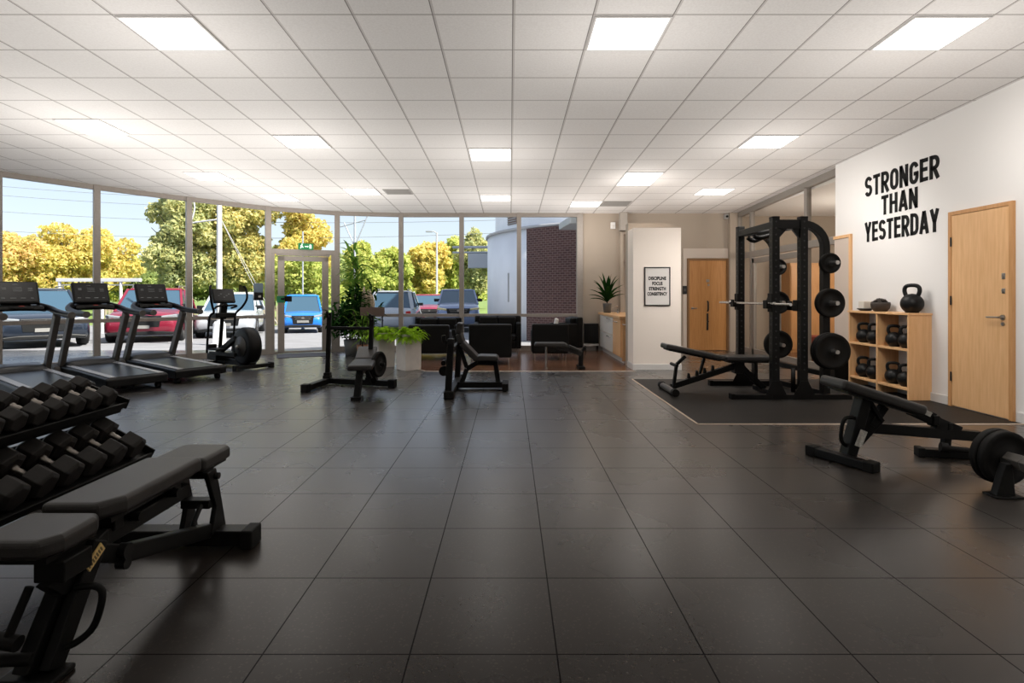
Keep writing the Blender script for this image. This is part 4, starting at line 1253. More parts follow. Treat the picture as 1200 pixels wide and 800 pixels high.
# ---- inclined bench at the power rack
OB = (2.55, 6.85, 0)
t = thing('incline_bench', 'black bench with raised back pad pushed into the power rack', 'bench', OB)
def slab(b, p0, p1, hw, th):
    """pad from p0 to p1 (x,z) in a plane of constant y"""
    b.beam((p0[0], p0[1], p0[2]), (p1[0], p1[1], p1[2]), hw * 2, th)
b = MB(OB); slab(b, (1.925, 6.85, 0.585), (2.645, 6.85, 0.435), 0.145, 0.062); bp = b.build('back_pad', 'vinyl', t, bevel=0.02, seg=4)
b = MB(OB); slab(b, (1.96, 6.85, 0.542), (2.60, 6.85, 0.408), 0.12, 0.02); b.build('pad_board', 'plastic', bp)
b = MB(OB); slab(b, (2.66, 6.85, 0.432), (3.235, 6.85, 0.43), 0.145, 0.062); sp = b.build('seat_pad', 'vinyl', t, bevel=0.02, seg=4)
b = MB(OB); slab(b, (2.70, 6.85, 0.394), (3.19, 6.85, 0.392), 0.12, 0.02); b.build('pad_board', 'plastic', sp)
b = MB(OB); b.beam((2.02, 6.85, 0.07), (2.92, 6.85, 0.36), 0.06, 0.07); b.build('main_beam', 'black', t, bevel=0.006)
b = MB(OB); b.path([(2.03, 6.78, 0.07), (2.07, 6.78, 0.36), (2.18, 6.78, 0.46)], 0.035, 0.045, (0, 1, 0)); b.cyl((2.06, 6.73, 0.345), (2.06, 6.97, 0.345), 0.02); b.build('back_strut', 'black', t, bevel=0.005)
b = MB(OB); b.path([(2.40, 6.92, 0.20), (2.46, 6.92, 0.42)], 0.03, 0.045, (0, 1, 0)); b.build('brace', 'black', t, bevel=0.005)
b = MB(OB)
for k in range(4):
    x = 2.22 + 0.1 * k
    b.prism([(x, 0.13 + k * 0.033), (x + 0.05, 0.15 + k * 0.033), (x + 0.03, 0.24 + k * 0.033), (x + 0.015, 0.24 + k * 0.033)], 1, 6.83, 6.87)
b.build('angle_ladder', 'black', t)
b = MB(OB); b.cyl((1.985, 6.58, 0.045), (1.985, 7.12, 0.045), 0.038); ft = b.build('front_foot', 'greyplast', t)
for y0, y1 in ((6.53, 6.60), (7.10, 7.17)):
    b = MB(OB); b.cyl((1.985, y0, 0.046), (1.985, y1, 0.046), 0.046); b.build('end_cap', 'rubber', ft)
b = MB(OB); b.path([(2.86, 6.85, 0.39), (2.92, 6.85, 0.30), (3.18, 6.85, 0.05)], 0.07, 0.08, (0, 1, 0)); b.bb(2.80, 2.92, 6.79, 6.91, 0.24, 0.40); b.bb(3.05, 3.09, 6.8, 6.9, 0.15, 0.39); b.build('rear_leg', 'black', t, bevel=0.006)
b = MB(OB); b.bb(3.14, 3.22, 6.62, 7.08, 0, 0.06); b.build('rear_foot', 'black', t, bevel=0.006)

# ---- declined bench near the wall door
OD = (2.9, 4.05, 0)
t = thing('decline_bench', 'black bench sloping down towards the plates near the oak door', 'bench', OD)
b = MB(OD); slab(b, (2.37, 4.03, 0.582), (2.985, 4.05, 0.385), 0.15, 0.075); bp = b.build('back_pad', 'vinyl', t, bevel=0.026, seg=4)
b = MB(OD); slab(b, (2.42, 4.03, 0.525), (2.93, 4.05, 0.36), 0.12, 0.02); b.build('pad_board', 'plastic', bp)
b = MB(OD); b.path([(2.97, 4.05, 0.375), (3.14, 4.06, 0.30), (3.16, 4.06, 0.275), (3.34, 4.07, 0.20)], 0.09, 0.055, (0, 1, 0)); b.bb(3.12, 3.17, 4.02, 4.10, 0.26, 0.33); b.bb(3.24, 3.27, 4.03, 4.11, 0.22, 0.275); b.build('angle_ladder', 'black', t, bevel=0.006)
b = MB(OD); b.box((3.045, 4.0, 0.372), (0.07, 0.05, 0.004), Matrix.Rotation(R(24), 3, 'Y')); b.box((3.045, 3.985, 0.36), (0.065, 0.004, 0.035), Matrix.Rotation(R(24), 3, 'Y')); b.build('sticker', 'sticker', t)
b = MB(OD); b.beam((2.60, 4.04, 0.245), (3.52, 4.08, 0.165), 0.06, 0.075); b.build('main_beam', 'black', t, bevel=0.006)
b = MB(OD); b.beam((2.62, 4.03, 0.50), (2.47, 4.0, 0.03), 0.075, 0.10, (0, 1, 0)); b.prism([(2.54, 0.10), (2.58, 0.10), (2.76, 0.30), (2.70, 0.34), (2.60, 0.42)], 1, 4.01, 4.05); b.build('front_leg', 'black', t, bevel=0.006)
b = MB(OD); b.path([(2.66, 4.03, 0.26), (2.76, 4.03, 0.40)], 0.05, 0.06, (0, 1, 0)); b.build('back_strut', 'black', t, bevel=0.005)
b = MB(OD); b.path([(2.72, 4.0, 0.30), (2.62, 4.0, 0.46)], 0.03, 0.04, (0, 1, 0)); b.build('brace', 'black', t, bevel=0.005)
b = MB(OD); b.tube([(2.56, 4.0, 0.31), (2.48, 4.0, 0.325), (2.44, 4.0, 0.29), (2.425, 4.0, 0.17), (2.46, 4.0, 0.12), (2.51, 4.0, 0.13)], 0.014, 10, 5); b.build('carry_handle', 'black', t)
b = MB(OD); b.beam((2.52, 3.945, 0.13), (2.555, 3.945, 0.235), 0.004, 0.05, (0, 1, 0)); b.beam((2.515, 3.945, 0.125), (2.56, 3.945, 0.24), 0.052, 0.003, (0, 1, 0)); b.build('sticker', 'sticker', t)
b = MB(OD); b.beam((2.33, 4.14, 0.035), (2.48, 3.80, 0.035), 0.075, 0.06); f = b.build('front_foot', 'black', t, bevel=0.006)
for pa, pb in (((2.30, 4.205, 0.036), (2.332, 4.135, 0.036)), ((2.478, 3.805, 0.036), (2.51, 3.735, 0.036))):
    b = MB(OD); b.beam(pa, pb, 0.088, 0.072); b.build('end_cap', 'rubber', f, bevel=0.008)
b = MB(OD); b.beam((3.12, 4.13, 0.035), (3.62, 4.02, 0.035), 0.08, 0.06); f = b.build('rear_foot', 'black', t, bevel=0.006)
b = MB(OD); b.beam((3.08, 4.14, 0.036), (3.125, 4.13, 0.036), 0.09, 0.072); b.build('end_cap', 'rubber', f, bevel=0.008)
b = MB(OD); b.beam((3.26, 4.07, 0.22), (3.24, 4.07, 0.06), 0.05, 0.05, (0, 1, 0)); b.beam((3.50, 4.06, 0.18), (3.50, 4.06, 0.05), 0.05, 0.06, (0, 1, 0)); b.build('rear_leg', 'black', t, bevel=0.005)
b = MB(OD); b.cyl((3.18, 4.0, 0.10), (3.38, 3.96, 0.085), 0.022); b.cyl((3.16, 4.01, 0.105), (3.20, 3.995, 0.10), 0.036); b.build('foot_roller', 'rubber', t)

# ---- two plates on a sleeve stand at the frame edge
OS = (3.06, 3.42, 0)
ang = R(4)
ax = Vector((math.sin(ang), -math.cos(ang), 0))
t = thing('plate_stand', 'short floor stand whose thick sleeve carries two black plates near the door', 'stand', OS)
c0 = Vector((3.085, 3.40, 0.205))
b = MB(OS); pb = c0 + ax * 0.07
b.prism([(2.93, 0.0), (3.05, 0.0), (3.03, 0.20), (2.99, 0.20)], 1, 3.29, 3.34); b.bb(2.91, 3.08, 3.26, 3.37, 0, 0.012)
b.beam((3.01, 3.315, 0.17), c0, 0.05, 0.05); b.build('stand_post', 'black', t, bevel=0.005)
b = MB(OS); b.cyl(c0 - ax * 0.14, c0 + ax * 0.10, 0.025); b.lathe([(0, 0.02), (0.05, 0.022), (0.052, 0.12), (0.05, 0.125), (0.056, 0.13), (0.058, 0.21), (0.05, 0.222), (0, 0.224)], c0, ax, 6, False); b.build('sleeve', 'greyplast', t, bevel=0.004)
make_plate('thick black plate on the floor stand sleeve, outer of the pair by the door', 0.168, 0.045, c0 - ax * 0.005, ang, 'plates on the floor stand')
make_plate('thick black plate on the floor stand sleeve, inner of the pair by the door', 0.172, 0.045, c0 - ax * 0.055, ang, 'plates on the floor stand')

# ---- bench press station before the planters
OP = (-2.1, 7.1, 0)
t = thing('bench_press', 'black bench press with thin uprights standing before the planters', 'bench press', OP)
b = MB(OP); b.path([(-1.54, 7.22, 0.05), (-2.50, 7.48, 0.05)], 0.08, 0.075); f = b.build('base_beam', 'black', t, bevel=0.006)
b = MB(OP); b.beam((-2.49, 7.50, 0.05), (-2.56, 6.86, 0.05), 0.08, 0.075); f = b.build('base_beam', 'black', t, bevel=0.006)
b = MB(OP); b.beam((-2.555, 6.90, 0.052), (-2.565, 6.80, 0.052), 0.095, 0.104); b.build('end_cap', 'rubber', f, bevel=0.008)
b = MB(OP); b.beam((-1.60, 7.236, 0.052), (-1.51, 7.212, 0.052), 0.095, 0.104); b.build('end_cap', 'rubber', f, bevel=0.008)
for x, y, z1 in ((-2.50, 7.48, 0.98), (-1.88, 7.32, 0.95)):
    b = MB(OP); b.beam((x, y, 0.05), (x + 0.03, y, z1), 0.055, 0.055, (0, 1, 0)); b.bb(x - 0.05, x + 0.05, y - 0.05, y + 0.05, 0.08, 0.12); b.bb(x - 0.04, x + 0.045, y - 0.045, y + 0.045, 0.12, 0.16)
    b.path([(x + 0.03, y - 0.03, z1 - 0.05), (x + 0.03, y - 0.09, z1 - 0.05), (x + 0.03, y - 0.10, z1 + 0.02)], 0.03, 0.03, (1, 0, 0)); b.build('upright', 'black', t, bevel=0.005)
b = MB(OP); b.beam((-2.48, 7.48, 0.77), (-1.86, 7.32, 0.77), 0.035, 0.04); b.build('cross_tube', 'black', t, bevel=0.005)
b = MB(OP); b.beam((-1.735, 6.30, 0.375), (-1.85, 6.98, 0.375), 0.28, 0.065); b.build('seat_pad', 'vinyl', t, bevel=0.02, seg=4)
b = MB(OP); b.beam((-1.86, 7.0, 0.385), (-1.93, 7.42, 0.50), 0.25, 0.06); b.build('back_pad', 'vinyl', t, bevel=0.02, seg=4)
b = MB(OP); b.beam((-1.745, 6.36, 0.32), (-1.88, 7.28, 0.30), 0.06, 0.06); b.build('main_beam', 'black', t, bevel=0.005)
b = MB(OP); b.beam((-1.76, 6.42, 0.34), (-1.78, 6.36, 0.03), 0.07, 0.08, (0, 1, 0)); b.bb(-1.84, -1.72, 6.30, 6.42, 0, 0.04); b.build('front_leg', 'black', t, bevel=0.006)
b = MB(OP); b.beam((-1.87, 7.2, 0.33), (-1.80, 7.29, 0.06), 0.08, 0.09, (0, 1, 0)); b.cyl((-1.85, 6.98, 0.335), (-1.60, 6.98, 0.335), 0.02); b.beam((-1.83, 6.9, 0.3), (-1.76, 6.9, 0.16), 0.05, 0.05, (0, 1, 0)); b.build('rear_leg', 'black', t, bevel=0.006)
make_plate('black plate hanging on the side peg of the bench press', 0.165, 0.05, (-1.675, 6.98, 0.335), R(74))

# ---- incline press bench before the sofas
OI = (-0.4, 7.1, 0)
t = thing('incline_press', 'black press bench with two posts standing before the black armchairs', 'bench press', OI)
b = MB(OI); b.bb(-0.755, -0.675, 6.42, 7.74, 0.01, 0.08); f = b.build('cross_foot', 'black', t, bevel=0.006)
for y in (6.42, 7.74):
    b = MB(OI); b.bb(-0.775, -0.655, y - 0.045, y + 0.045, 0, 0.09); b.build('end_cap', 'rubber', f, bevel=0.008)
for y in (6.50, 7.64):
    b = MB(OI); b.beam((-0.735, y, 0.05), (-0.70, y, 0.70), 0.075, 0.085, (0, 1, 0)); b.path([(-0.70, y, 0.66), (-0.78, y, 0.65), (-0.79, y, 0.74)], 0.05, 0.03, (0, 1, 0)); b.build('upright', 'black', t, bevel=0.006)
b = MB(OI); b.cyl((-0.80, 6.56, 0.40), (-0.80, 6.70, 0.40), 0.03); b.cyl((-0.80, 6.60, 0.30), (-0.80, 6.66, 0.30), 0.06); b.build('storage_peg', 'rubber', t)
b = MB(OI); b.beam((-0.68, 7.1, 0.055), (-0.06, 7.1, 0.055), 0.075, 0.075); f = b.build('base_rail', 'black', t, bevel=0.006)
b = MB(OI); b.bb(-0.10, -0.02, 6.93, 7.27, 0, 0.09); b.build('rear_foot', 'rubber', t, bevel=0.008)
b = MB(OI); b.beam((-0.15, 7.1, 0.06), (-0.19, 7.1, 0.36), 0.06, 0.06, (0, 1, 0)); b.build('seat_post', 'black', t, bevel=0.005)
b = MB(OI); b.prism([(-0.47, 0.375), (-0.45, 0.43), (-0.38, 0.445), (-0.17, 0.44), (-0.14, 0.41), (-0.16, 0.375)], 1, 6.96, 7.24); b.build('seat_pad', 'vinyl', t, bevel=0.015, seg=3)
b = MB(OI); b.path([(-0.43, 7.1, 0.40), (-0.62, 7.1, 0.60), (-0.66, 7.1, 0.72), (-0.64, 7.1, 0.86)], 0.075, 0.28, (0, 1, 0)); b.build('back_pad', 'vinyl', t, bevel=0.015, seg=3)
b = MB(OI); b.path([(-0.17, 7.1, 0.33), (-0.42, 7.1, 0.345), (-0.56, 7.1, 0.26), (-0.63, 7.1, 0.06)], 0.06, 0.06, (0, 1, 0)); b.path([(-0.56, 7.1, 0.28), (-0.66, 7.1, 0.56), (-0.66, 7.1, 0.7)], 0.05, 0.05, (0, 1, 0)); b.build('main_frame', 'black', t, bevel=0.005)
b = MB(OI); b.beam((-0.70, 6.54, 0.56), (-0.70, 7.60, 0.56), 0.05, 0.05); b.build('cross_tube', 'black', t, bevel=0.005)

# ---- small sit-up bench on the walnut floor
OW = (0.8, 9.05, 0)
t = thing('sit_up_bench', 'small black sit up bench with chrome leg on the walnut floor', 'bench', OW)
b = MB(OW); b.prism([(0.40, 0.38), (0.42, 0.435), (0.90, 0.435), (0.96, 0.405), (0.94, 0.36)], 1, 8.92, 9.18); b.build('seat_pad', 'vinyl', t, bevel=0.02, seg=3)
b = MB(OW); b.path([(0.78, 9.05, 0.36), (0.98, 9.05, 0.33), (1.19, 9.05, 0.245)], 0.09, 0.075, (0, 1, 0)); b.beam((0.98, 9.05, 0.375), (1.17, 9.05, 0.295), 0.2, 0.04); b.build('main_beam', 'vinyl', t, bevel=0.008)
b = MB(OW); b.beam((1.18, 9.05, 0.30), (1.17, 9.05, 0.03), 0.07, 0.07, (0, 1, 0)); b.beam((1.18, 9.05, 0.24), (1.24, 9.05, 0.36), 0.04, 0.05, (0, 1, 0)); b.build('rear_leg', 'black', t, bevel=0.006)
b = MB(OW); b.bb(1.12, 1.23, 8.88, 9.22, 0, 0.05); b.build('rear_foot', 'black', t, bevel=0.006)
b = MB(OW); b.cyl((0.60, 9.05, 0.02), (0.60, 9.05, 0.385), 0.018); b.cyl((0.60, 8.92, 0.02), (0.60, 9.18, 0.02), 0.02); b.build('chrome_leg', 'chrome', t)

# ---- kettlebell shelf
OH = (4.73, 6.86, 0)
t = thing('shelf_unit', 'low oak shelf unit with four compartments of kettlebells against the white wall', 'shelf', OH)
for y0, y1, nm in ((6.30, 6.325, 'side_panel'), (7.395, 7.42, 'side_panel'), (6.838, 6.863, 'divider')):
    b = MB(OH); b.bb(4.60, 4.868, y0, y1, 0.0 if nm == 'side_panel' else 0.0, 0.985); b.build(nm, 'oak', t, bevel=0.002)
b = MB(OH); b.bb(4.59, 4.869, 6.29, 7.43, 0.985, 1.01); b.build('top_panel', 'oak', t, bevel=0.002)
for z in (0.565, 0.11):
    b = MB(OH); b.bb(4.602, 4.868, 6.326, 6.837, z, z + 0.025); b.bb(4.602, 4.868, 6.864, 7.394, z, z + 0.025); b.build('shelf_board', 'oak', t, bevel=0.002)
def make_kettlebell(label, r, group):
    t = thing('kettlebell', label, 'kettlebell', (0, 0, 0), 0, group)
    zc = r * 0.92
    prof = [(0, 0), (r * 0.55, 0)] + [(r * math.sin(a), zc - r * math.cos(a)) for a in [R(38) + k * R(142 - 6) / 12 for k in range(12)]] + [(0, zc + r)]
    b = MB(); b.lathe(prof, (0, 0, 0), (0, 0, 1), 28); b.build('body', 'kb', t)
    k = r
    b = MB(); b.tube([(0, -0.50 * k, zc + 0.72 * k), (0, -0.66 * k, zc + 1.2 * k), (0, -0.60 * k, zc + 1.62 * k), (0, -0.30 * k, zc + 1.80 * k), (0, 0.30 * k, zc + 1.80 * k), (0, 0.60 * k, zc + 1.62 * k), (0, 0.66 * k, zc + 1.2 * k), (0, 0.50 * k, zc + 0.72 * k)], 0.165 * k + 0.003, 12, 5); b.build('handle', 'kb', t)
    return t
KG = 'kettlebells in the oak shelf'
kb0 = None
for y, z, where in ((6.70, 0.59, 'upper compartment by the door side, inner of two'), (6.485, 0.59, 'upper compartment by the door side, outer of two'), (7.27, 0.59, 'upper compartment by the rack side, inner of two'), (7.06, 0.59, 'upper compartment by the rack side, outer of two'),
                    (6.715, 0.135, 'lower compartment by the door side, inner of two'), (6.50, 0.135, 'lower compartment by the door side, outer of two'), (7.28, 0.135, 'lower compartment by the rack side, inner of two'), (7.07, 0.135, 'lower compartment by the rack side, outer of two')):
    lab = 'black kettlebell in the shelf, ' + where
    if kb0 is None:
        kb0 = make_kettlebell(lab, 0.092, KG); kb0.location = (4.715, y, z); kb0.rotation_euler = (0, 0, R(60))
    else:
        dup(kb0, (4.715, y, z), R(60 + random.uniform(-12, 12)), lab, KG)
k2 = make_kettlebell('large black kettlebell standing on top of the oak shelf', 0.118, None)
k2.location = (4.735, 6.43, 1.01); k2.rotation_euler = (0, 0, R(30))
t = thing('wicker_basket', 'small dark wicker bowl with dried stems on top of the oak shelf', 'basket', (4.73, 6.97, 1.01))
b = MB(); b.lathe([(0, 0), (0.07, 0), (0.10, 0.04), (0.11, 0.09), (0.105, 0.12), (0.095, 0.11), (0.085, 0.05), (0, 0.04)], seg=24); b.build('bowl', 'wicker', t)
b = MB()
for k in range(26):
    a, rr = random.uniform(0, 6.28), random.uniform(0.01, 0.085)
    b.ball((rr * math.cos(a), rr * math.sin(a), 0.115 + 0.035 * (1 - rr / 0.09) + random.uniform(-0.01, 0.015)), 0.02, 8)
b.build('dried_seeds', 'wicker', t)
t = thing('candle_dish', 'pale square candle on a small dark dish beside the wicker bowl', 'candle', (4.70, 7.22, 1.01))
b = MB(); b.lathe([(0, 0), (0.06, 0), (0.10, 0.03), (0.095, 0.035), (0.055, 0.012), (0, 0.012)], seg=24); b.build('dish', 'steel', t)
b = MB(); b.bb(-0.06, 0.06, -0.06, 0.06, 0.012, 0.13); b.build('candle', 'wax', t, bevel=0.012)
t = thing('waste_bin', 'black bin on the floor between the power rack and the oak shelf', 'bin', (4.62, 7.70, 0))
b = MB(); b.loft([[(-0.11, -0.13, 0), (0.11, -0.13, 0), (0.11, 0.13, 0), (-0.11, 0.13, 0)], [(-0.13, -0.15, 0.46), (0.13, -0.15, 0.46), (0.13, 0.15, 0.46), (-0.13, 0.15, 0.46)]], False); b.build('body', 'plastic', t, bevel=0.012)
b = MB(); b.bb(-0.135, 0.135, -0.155, 0.155, 0.46, 0.485); b.build('rim', 'rubber', t, bevel=0.008)

# ------------------------------------------------------------------ seating area
def make_seat(name, label, cat, w, d, h, seats, loc, rotz, group, legh=0.13):
    """front faces local -y; w wide, d deep, h high"""
    t = thing(name, label, cat, loc, rotz, group)
    aw = 0.10
    b = MB(); b.bb(-w / 2, w / 2, d / 2 - 0.13, d / 2, legh, h); b.build('backrest', 'leather', t, bevel=0.03, seg=4)
    b = MB(); b.bb(-w / 2 + aw, w / 2 - aw, -d / 2 + 0.01, d / 2 - 0.13, legh, 0.28); b.build('seat_base', 'leather', t, bevel=0.015)
    iw = (w - 2 * aw) / seats
    for k in range(seats):
        x0 = -w / 2 + aw + k * iw
        b = MB(); b.bb(x0 + 0.004, x0 + iw - 0.004, -d / 2 - 0.01, d / 2 - 0.16, 0.28, 0.41); b.build('seat_cushion', 'leather', t, bevel=0.035, seg=4)
        b = MB(); b.bb(x0 + 0.004, x0 + iw - 0.004, d / 2 - 0.24, d / 2 - 0.12, 0.40, h - 0.015); b.build('back_cushion', 'leather', t, bevel=0.035, seg=4)
    for s in (-1, 1):
        b = MB(); b.bb(s * (w / 2 - aw / 2) - aw / 2, s * (w / 2 - aw / 2) + aw / 2, -d / 2, d / 2 - 0.11, legh, h - 0.13); b.build('armrest', 'leather', t, bevel=0.025, seg=4)
        for y in (-d / 2 + 0.05, d / 2 - 0.05):
            b = MB(); b.cyl((s * (w / 2 - 0.05), y, 0), (s * (w / 2 - 0.05), y, legh + 0.01), 0.014); b.build('leg', 'chrome', t)
    return t
AG = 'black leather armchairs in the seating area'
make_seat('armchair', 'black leather armchair seen from behind, next to the grey planter', 'armchair', 0.76, 0.74, 0.66, 1, (-1.50, 10.45, 0.004), PI, AG)
make_seat('armchair', 'black leather armchair seen from behind, in front of the two seat sofa', 'armchair', 0.745, 0.72, 0.71, 1, (-0.34, 9.80, 0.004), PI, AG)
make_seat('armchair', 'black leather armchair seen from behind, near the kitchen counter', 'armchair', 0.68, 0.68, 0.68, 1, (0.75, 10.45, 0.004), PI, AG)
make_seat('sofa', 'black leather two seat sofa by the window facing into the room', 'sofa', 0.98, 0.72, 0.775, 2, (-0.26, 11.42, 0.004), 0, 'black leather sofas by the window')
make_seat('sofa', 'black leather two seat sofa by the window, behind the armchair next to the planter', 'sofa', 0.98, 0.70, 0.735, 2, (-1.52, 11.42, 0.004), 0, 'black leather sofas by the window')
t = make_seat('armchair', 'black armchair with a white cushion turned sideways in the window corner', 'armchair', 0.60, 0.55, 0.76, 1, (1.17, 11.42, 0.004), R(-78), AG)
b = MB((0, 0, 0)); b.beam((0.93, 11.36, 0.50), (0.98, 11.36, 0.735), 0.30, 0.07, (1, 0, 0))
tag(b.build('cushion', 'cushion', bevel=0.03, seg=4), 'white cushion on the sideways armchair in the window corner', 'cushion')

# ---- kitchen counter
OC = (2.3, 10.8, 0)
t = thing('kitchen_counter', 'oak kitchen counter with two white drawers behind the white pillar', 'counter', OC)
b = MB(OC); b.bb(1.985, 2.62, 9.66, 11.93, 0.10, 0.80); b.build('carcass', 'oak', t)
b = MB(OC); b.bb(2.02, 2.60, 9.70, 11.9, 0.0, 0.10); b.build('plinth', 'skirt', t)
b = MB(OC); b.bb(1.93, 2.63, 9.60, 11.95, 0.80, 0.845); b.build('worktop', 'oak', t, bevel=0.004)
for z0, z1 in ((0.115, 0.445), (0.455, 0.79)):
    b = MB(OC); b.bb(1.962, 1.984, 10.42, 11.9, z0, z1); d = b.build('drawer', 'drawer', t, bevel=0.003)
    b = MB(OC); b.tube([(1.962, 10.62, z1 - 0.04), (1.935, 10.62, z1 - 0.04), (1.935, 10.95, z1 - 0.04), (1.962, 10.95, z1 - 0.04)], 0.008, 8); b.build('handle', 'chrome', d)
b = MB(OC); b.bb(1.962, 1.984, 9.68, 10.41, 0.115, 0.79); d = b.build('door', 'oak', t, bevel=0.003)
b = MB(OC); b.tube([(1.962, 9.95, 0.73), (1.935, 9.95, 0.73), (1.935, 10.25, 0.73), (1.962, 10.25, 0.73)], 0.008, 8); b.build('handle', 'chrome', d)
b = MB(OC); b.bb(1.985, 2.60, 9.635, 9.659, 0.05, 0.79); b.build('end_panel', 'oak', t, bevel=0.003)
b = MB(OC); b.tube([(1.99, 9.635, 0.70), (1.99, 9.59, 0.70), (2.3, 9.59, 0.70), (2.3, 9.635, 0.70)], 0.010, 8); b.build('towel_bar', 'chrome', t)
# tap and cup on the worktop
t = thing('kitchen_tap', 'small chrome tap on the kitchen counter beside the potted plant', 'tap', (2.20, 11.1, 0.845))
b = MB(); b.cyl((0, 0, 0), (0, 0, 0.03), 0.022); b.tube([(0, 0, 0.03), (0, 0, 0.12), (-0.03, 0, 0.155), (-0.09, 0, 0.15), (-0.11, 0, 0.12)], 0.009, 8, 4); b.build('spout', 'chrome', t)
b = MB(); b.cyl((0, 0.02, 0.05), (0.0, 0.07, 0.075), 0.006); b.build('lever', 'chrome', t)
# potted plant
def blade_leaf(b, base, direction, length, width, droop, n=6):
    d = Vector(direction).normalized()
    side = d.cross(Vector((0, 0, 1)))
    side = side.normalized() if side.length > 1e-3 else Vector((1, 0, 0))
    vs, fs = [], []
    p = Vector(base)
    for i in range(n + 1):
        s = i / n
        wd = width * (math.sin(PI * min(1, 0.12 + s * 0.88)) ** 0.8) / 2 if i < n else 0.001
        c = Vector((0, 0, -wd * 0.35))
        vs += [p - side * wd - c, p + c * 0.3, p + side * wd - c]
        if i < n:
            dd = (d + Vector((0, 0, -droop * s))).normalized()
            p = p + dd * length / n
            k = 3 * i
            fs += [(k, k + 1, k + 4, k + 3), (k + 1, k + 2, k + 5, k + 4)]
    b.add(vs, fs, True)
t = thing('potted_plant', 'dark green potted plant in a grey pot on the kitchen counter', 'plant', (2.05, 11.50, 0.845))
b = MB(); b.lathe([(0, 0), (0.075, 0), (0.092, 0.19), (0.094, 0.20), (0.085, 0.20), (0.08, 0.17), (0, 0.17)]); p = b.build('pot', 'potgrey', t)
b = MB()
for k in range(26):
    a = k * 2.4
    el = R(82 - (k / 26) * 62)
    L = 0.47 + 0.05 * math.sin(k * 1.7)
    blade_leaf(b, (0.01 * math.cos(a), 0.01 * math.sin(a), 0.22 + 0.14 * (1 - k / 26)), (math.cos(a) * math.cos(el) * 0.8, math.sin(a) * math.cos(el) * 0.8, math.sin(el)), L, 0.085, 0.75)
b.build('leaves', 'darkleaf', t)
b = MB(); b.cyl((0, 0, 0.15), (0, 0, 0.36), 0.014); b.build('stem', 'bark', t)
# panel heater
t = thing('panel_heater', 'black panel heater on a pale rail at the back wall below the plant', 'heater', (1.775, 11.93, 0))
b = MB(); b.bb(-0.155, 0.155, -0.06, 0.055, 0.17, 0.60); b.build('panel', 'heater', t, bevel=0.008)
b = MB(); b.bb(-0.16, 0.16, -0.05, 0.04, 0.11, 0.155); b.bb(-0.12, -0.08, -0.02, 0.02, 0.15, 0.18); b.bb(0.08, 0.12, -0.02, 0.02, 0.15, 0.18); b.build('rail', 'drawer', t, bevel=0.004)
for s in (-0.13, 0.13):
    b = MB(); b.bb(s - 0.015, s + 0.015, -0.06, 0.05, 0, 0.115); b.build('foot', 'steel', t)

# ---- planters with fern
def planter(label, loc, rot, w, h):
    t = thing('planter', label, 'planter', loc, rot, 'tall square concrete planters')
    b = MB()
    o, i_ = w / 2, w / 2 - 0.02
    sq = lambda r, z: [(-r, -r, z), (r, -r, z), (r, r, z), (-r, r, z)]
    b.loft([sq(o * 0.97, 0), sq(o, h), sq(i_, h), sq(i_, h - 0.06)], False)
    b.build('pot', 'concrete', t, bevel=0.004)
    b = MB(); b.bb(-i_ + 0.002, i_ - 0.002, -i_ + 0.002, i_ - 0.002, h - 0.065, h - 0.045); b.build('soil', 'soil', t)
    b = MB()
    for k in range(150):
        a = random.uniform(0, 2 * PI)
        rr = random.uniform(0.0, 0.95) * i_
        el = R(random.uniform(15, 75))
        base = Vector((rr * math.cos(a), rr * math.sin(a), h - 0.05))
        d = Vector((math.cos(a) * math.cos(el), math.sin(a) * math.cos(el), math.sin(el)))
        L = random.uniform(0.15, 0.31)
        # frond: rachis with leaflets
        p = base.copy(); n = 9
        side = d.cross(Vector((0, 0, 1))).normalized()
        for q in range(n):
            s = q / n
            dd = (d + Vector((0, 0, -1.5 * s))).normalized()
            p2 = p + dd * L / n
            ll = 0.055 * math.sin(PI * (0.15 + 0.85 * s)) + 0.006
            for sg in (-1, 1):
                tip = p2 + side * sg * ll + dd * 0.015 - Vector((0, 0, 0.006))
                b.add([p, p2 + dd * 0.004, tip], [(0, 1, 2)])
            p = p2
    b.build('fern', 'fern', t)
    return t
planter('grey concrete planter with bright fern, corner towards the room, before the armchair', (-1.66, 8.96, 0), R(42), 0.30, 0.585)
planter('grey concrete planter with bright fern, standing behind the bench press plate', (-2.17, 9.35, 0), R(38), 0.30, 0.58)
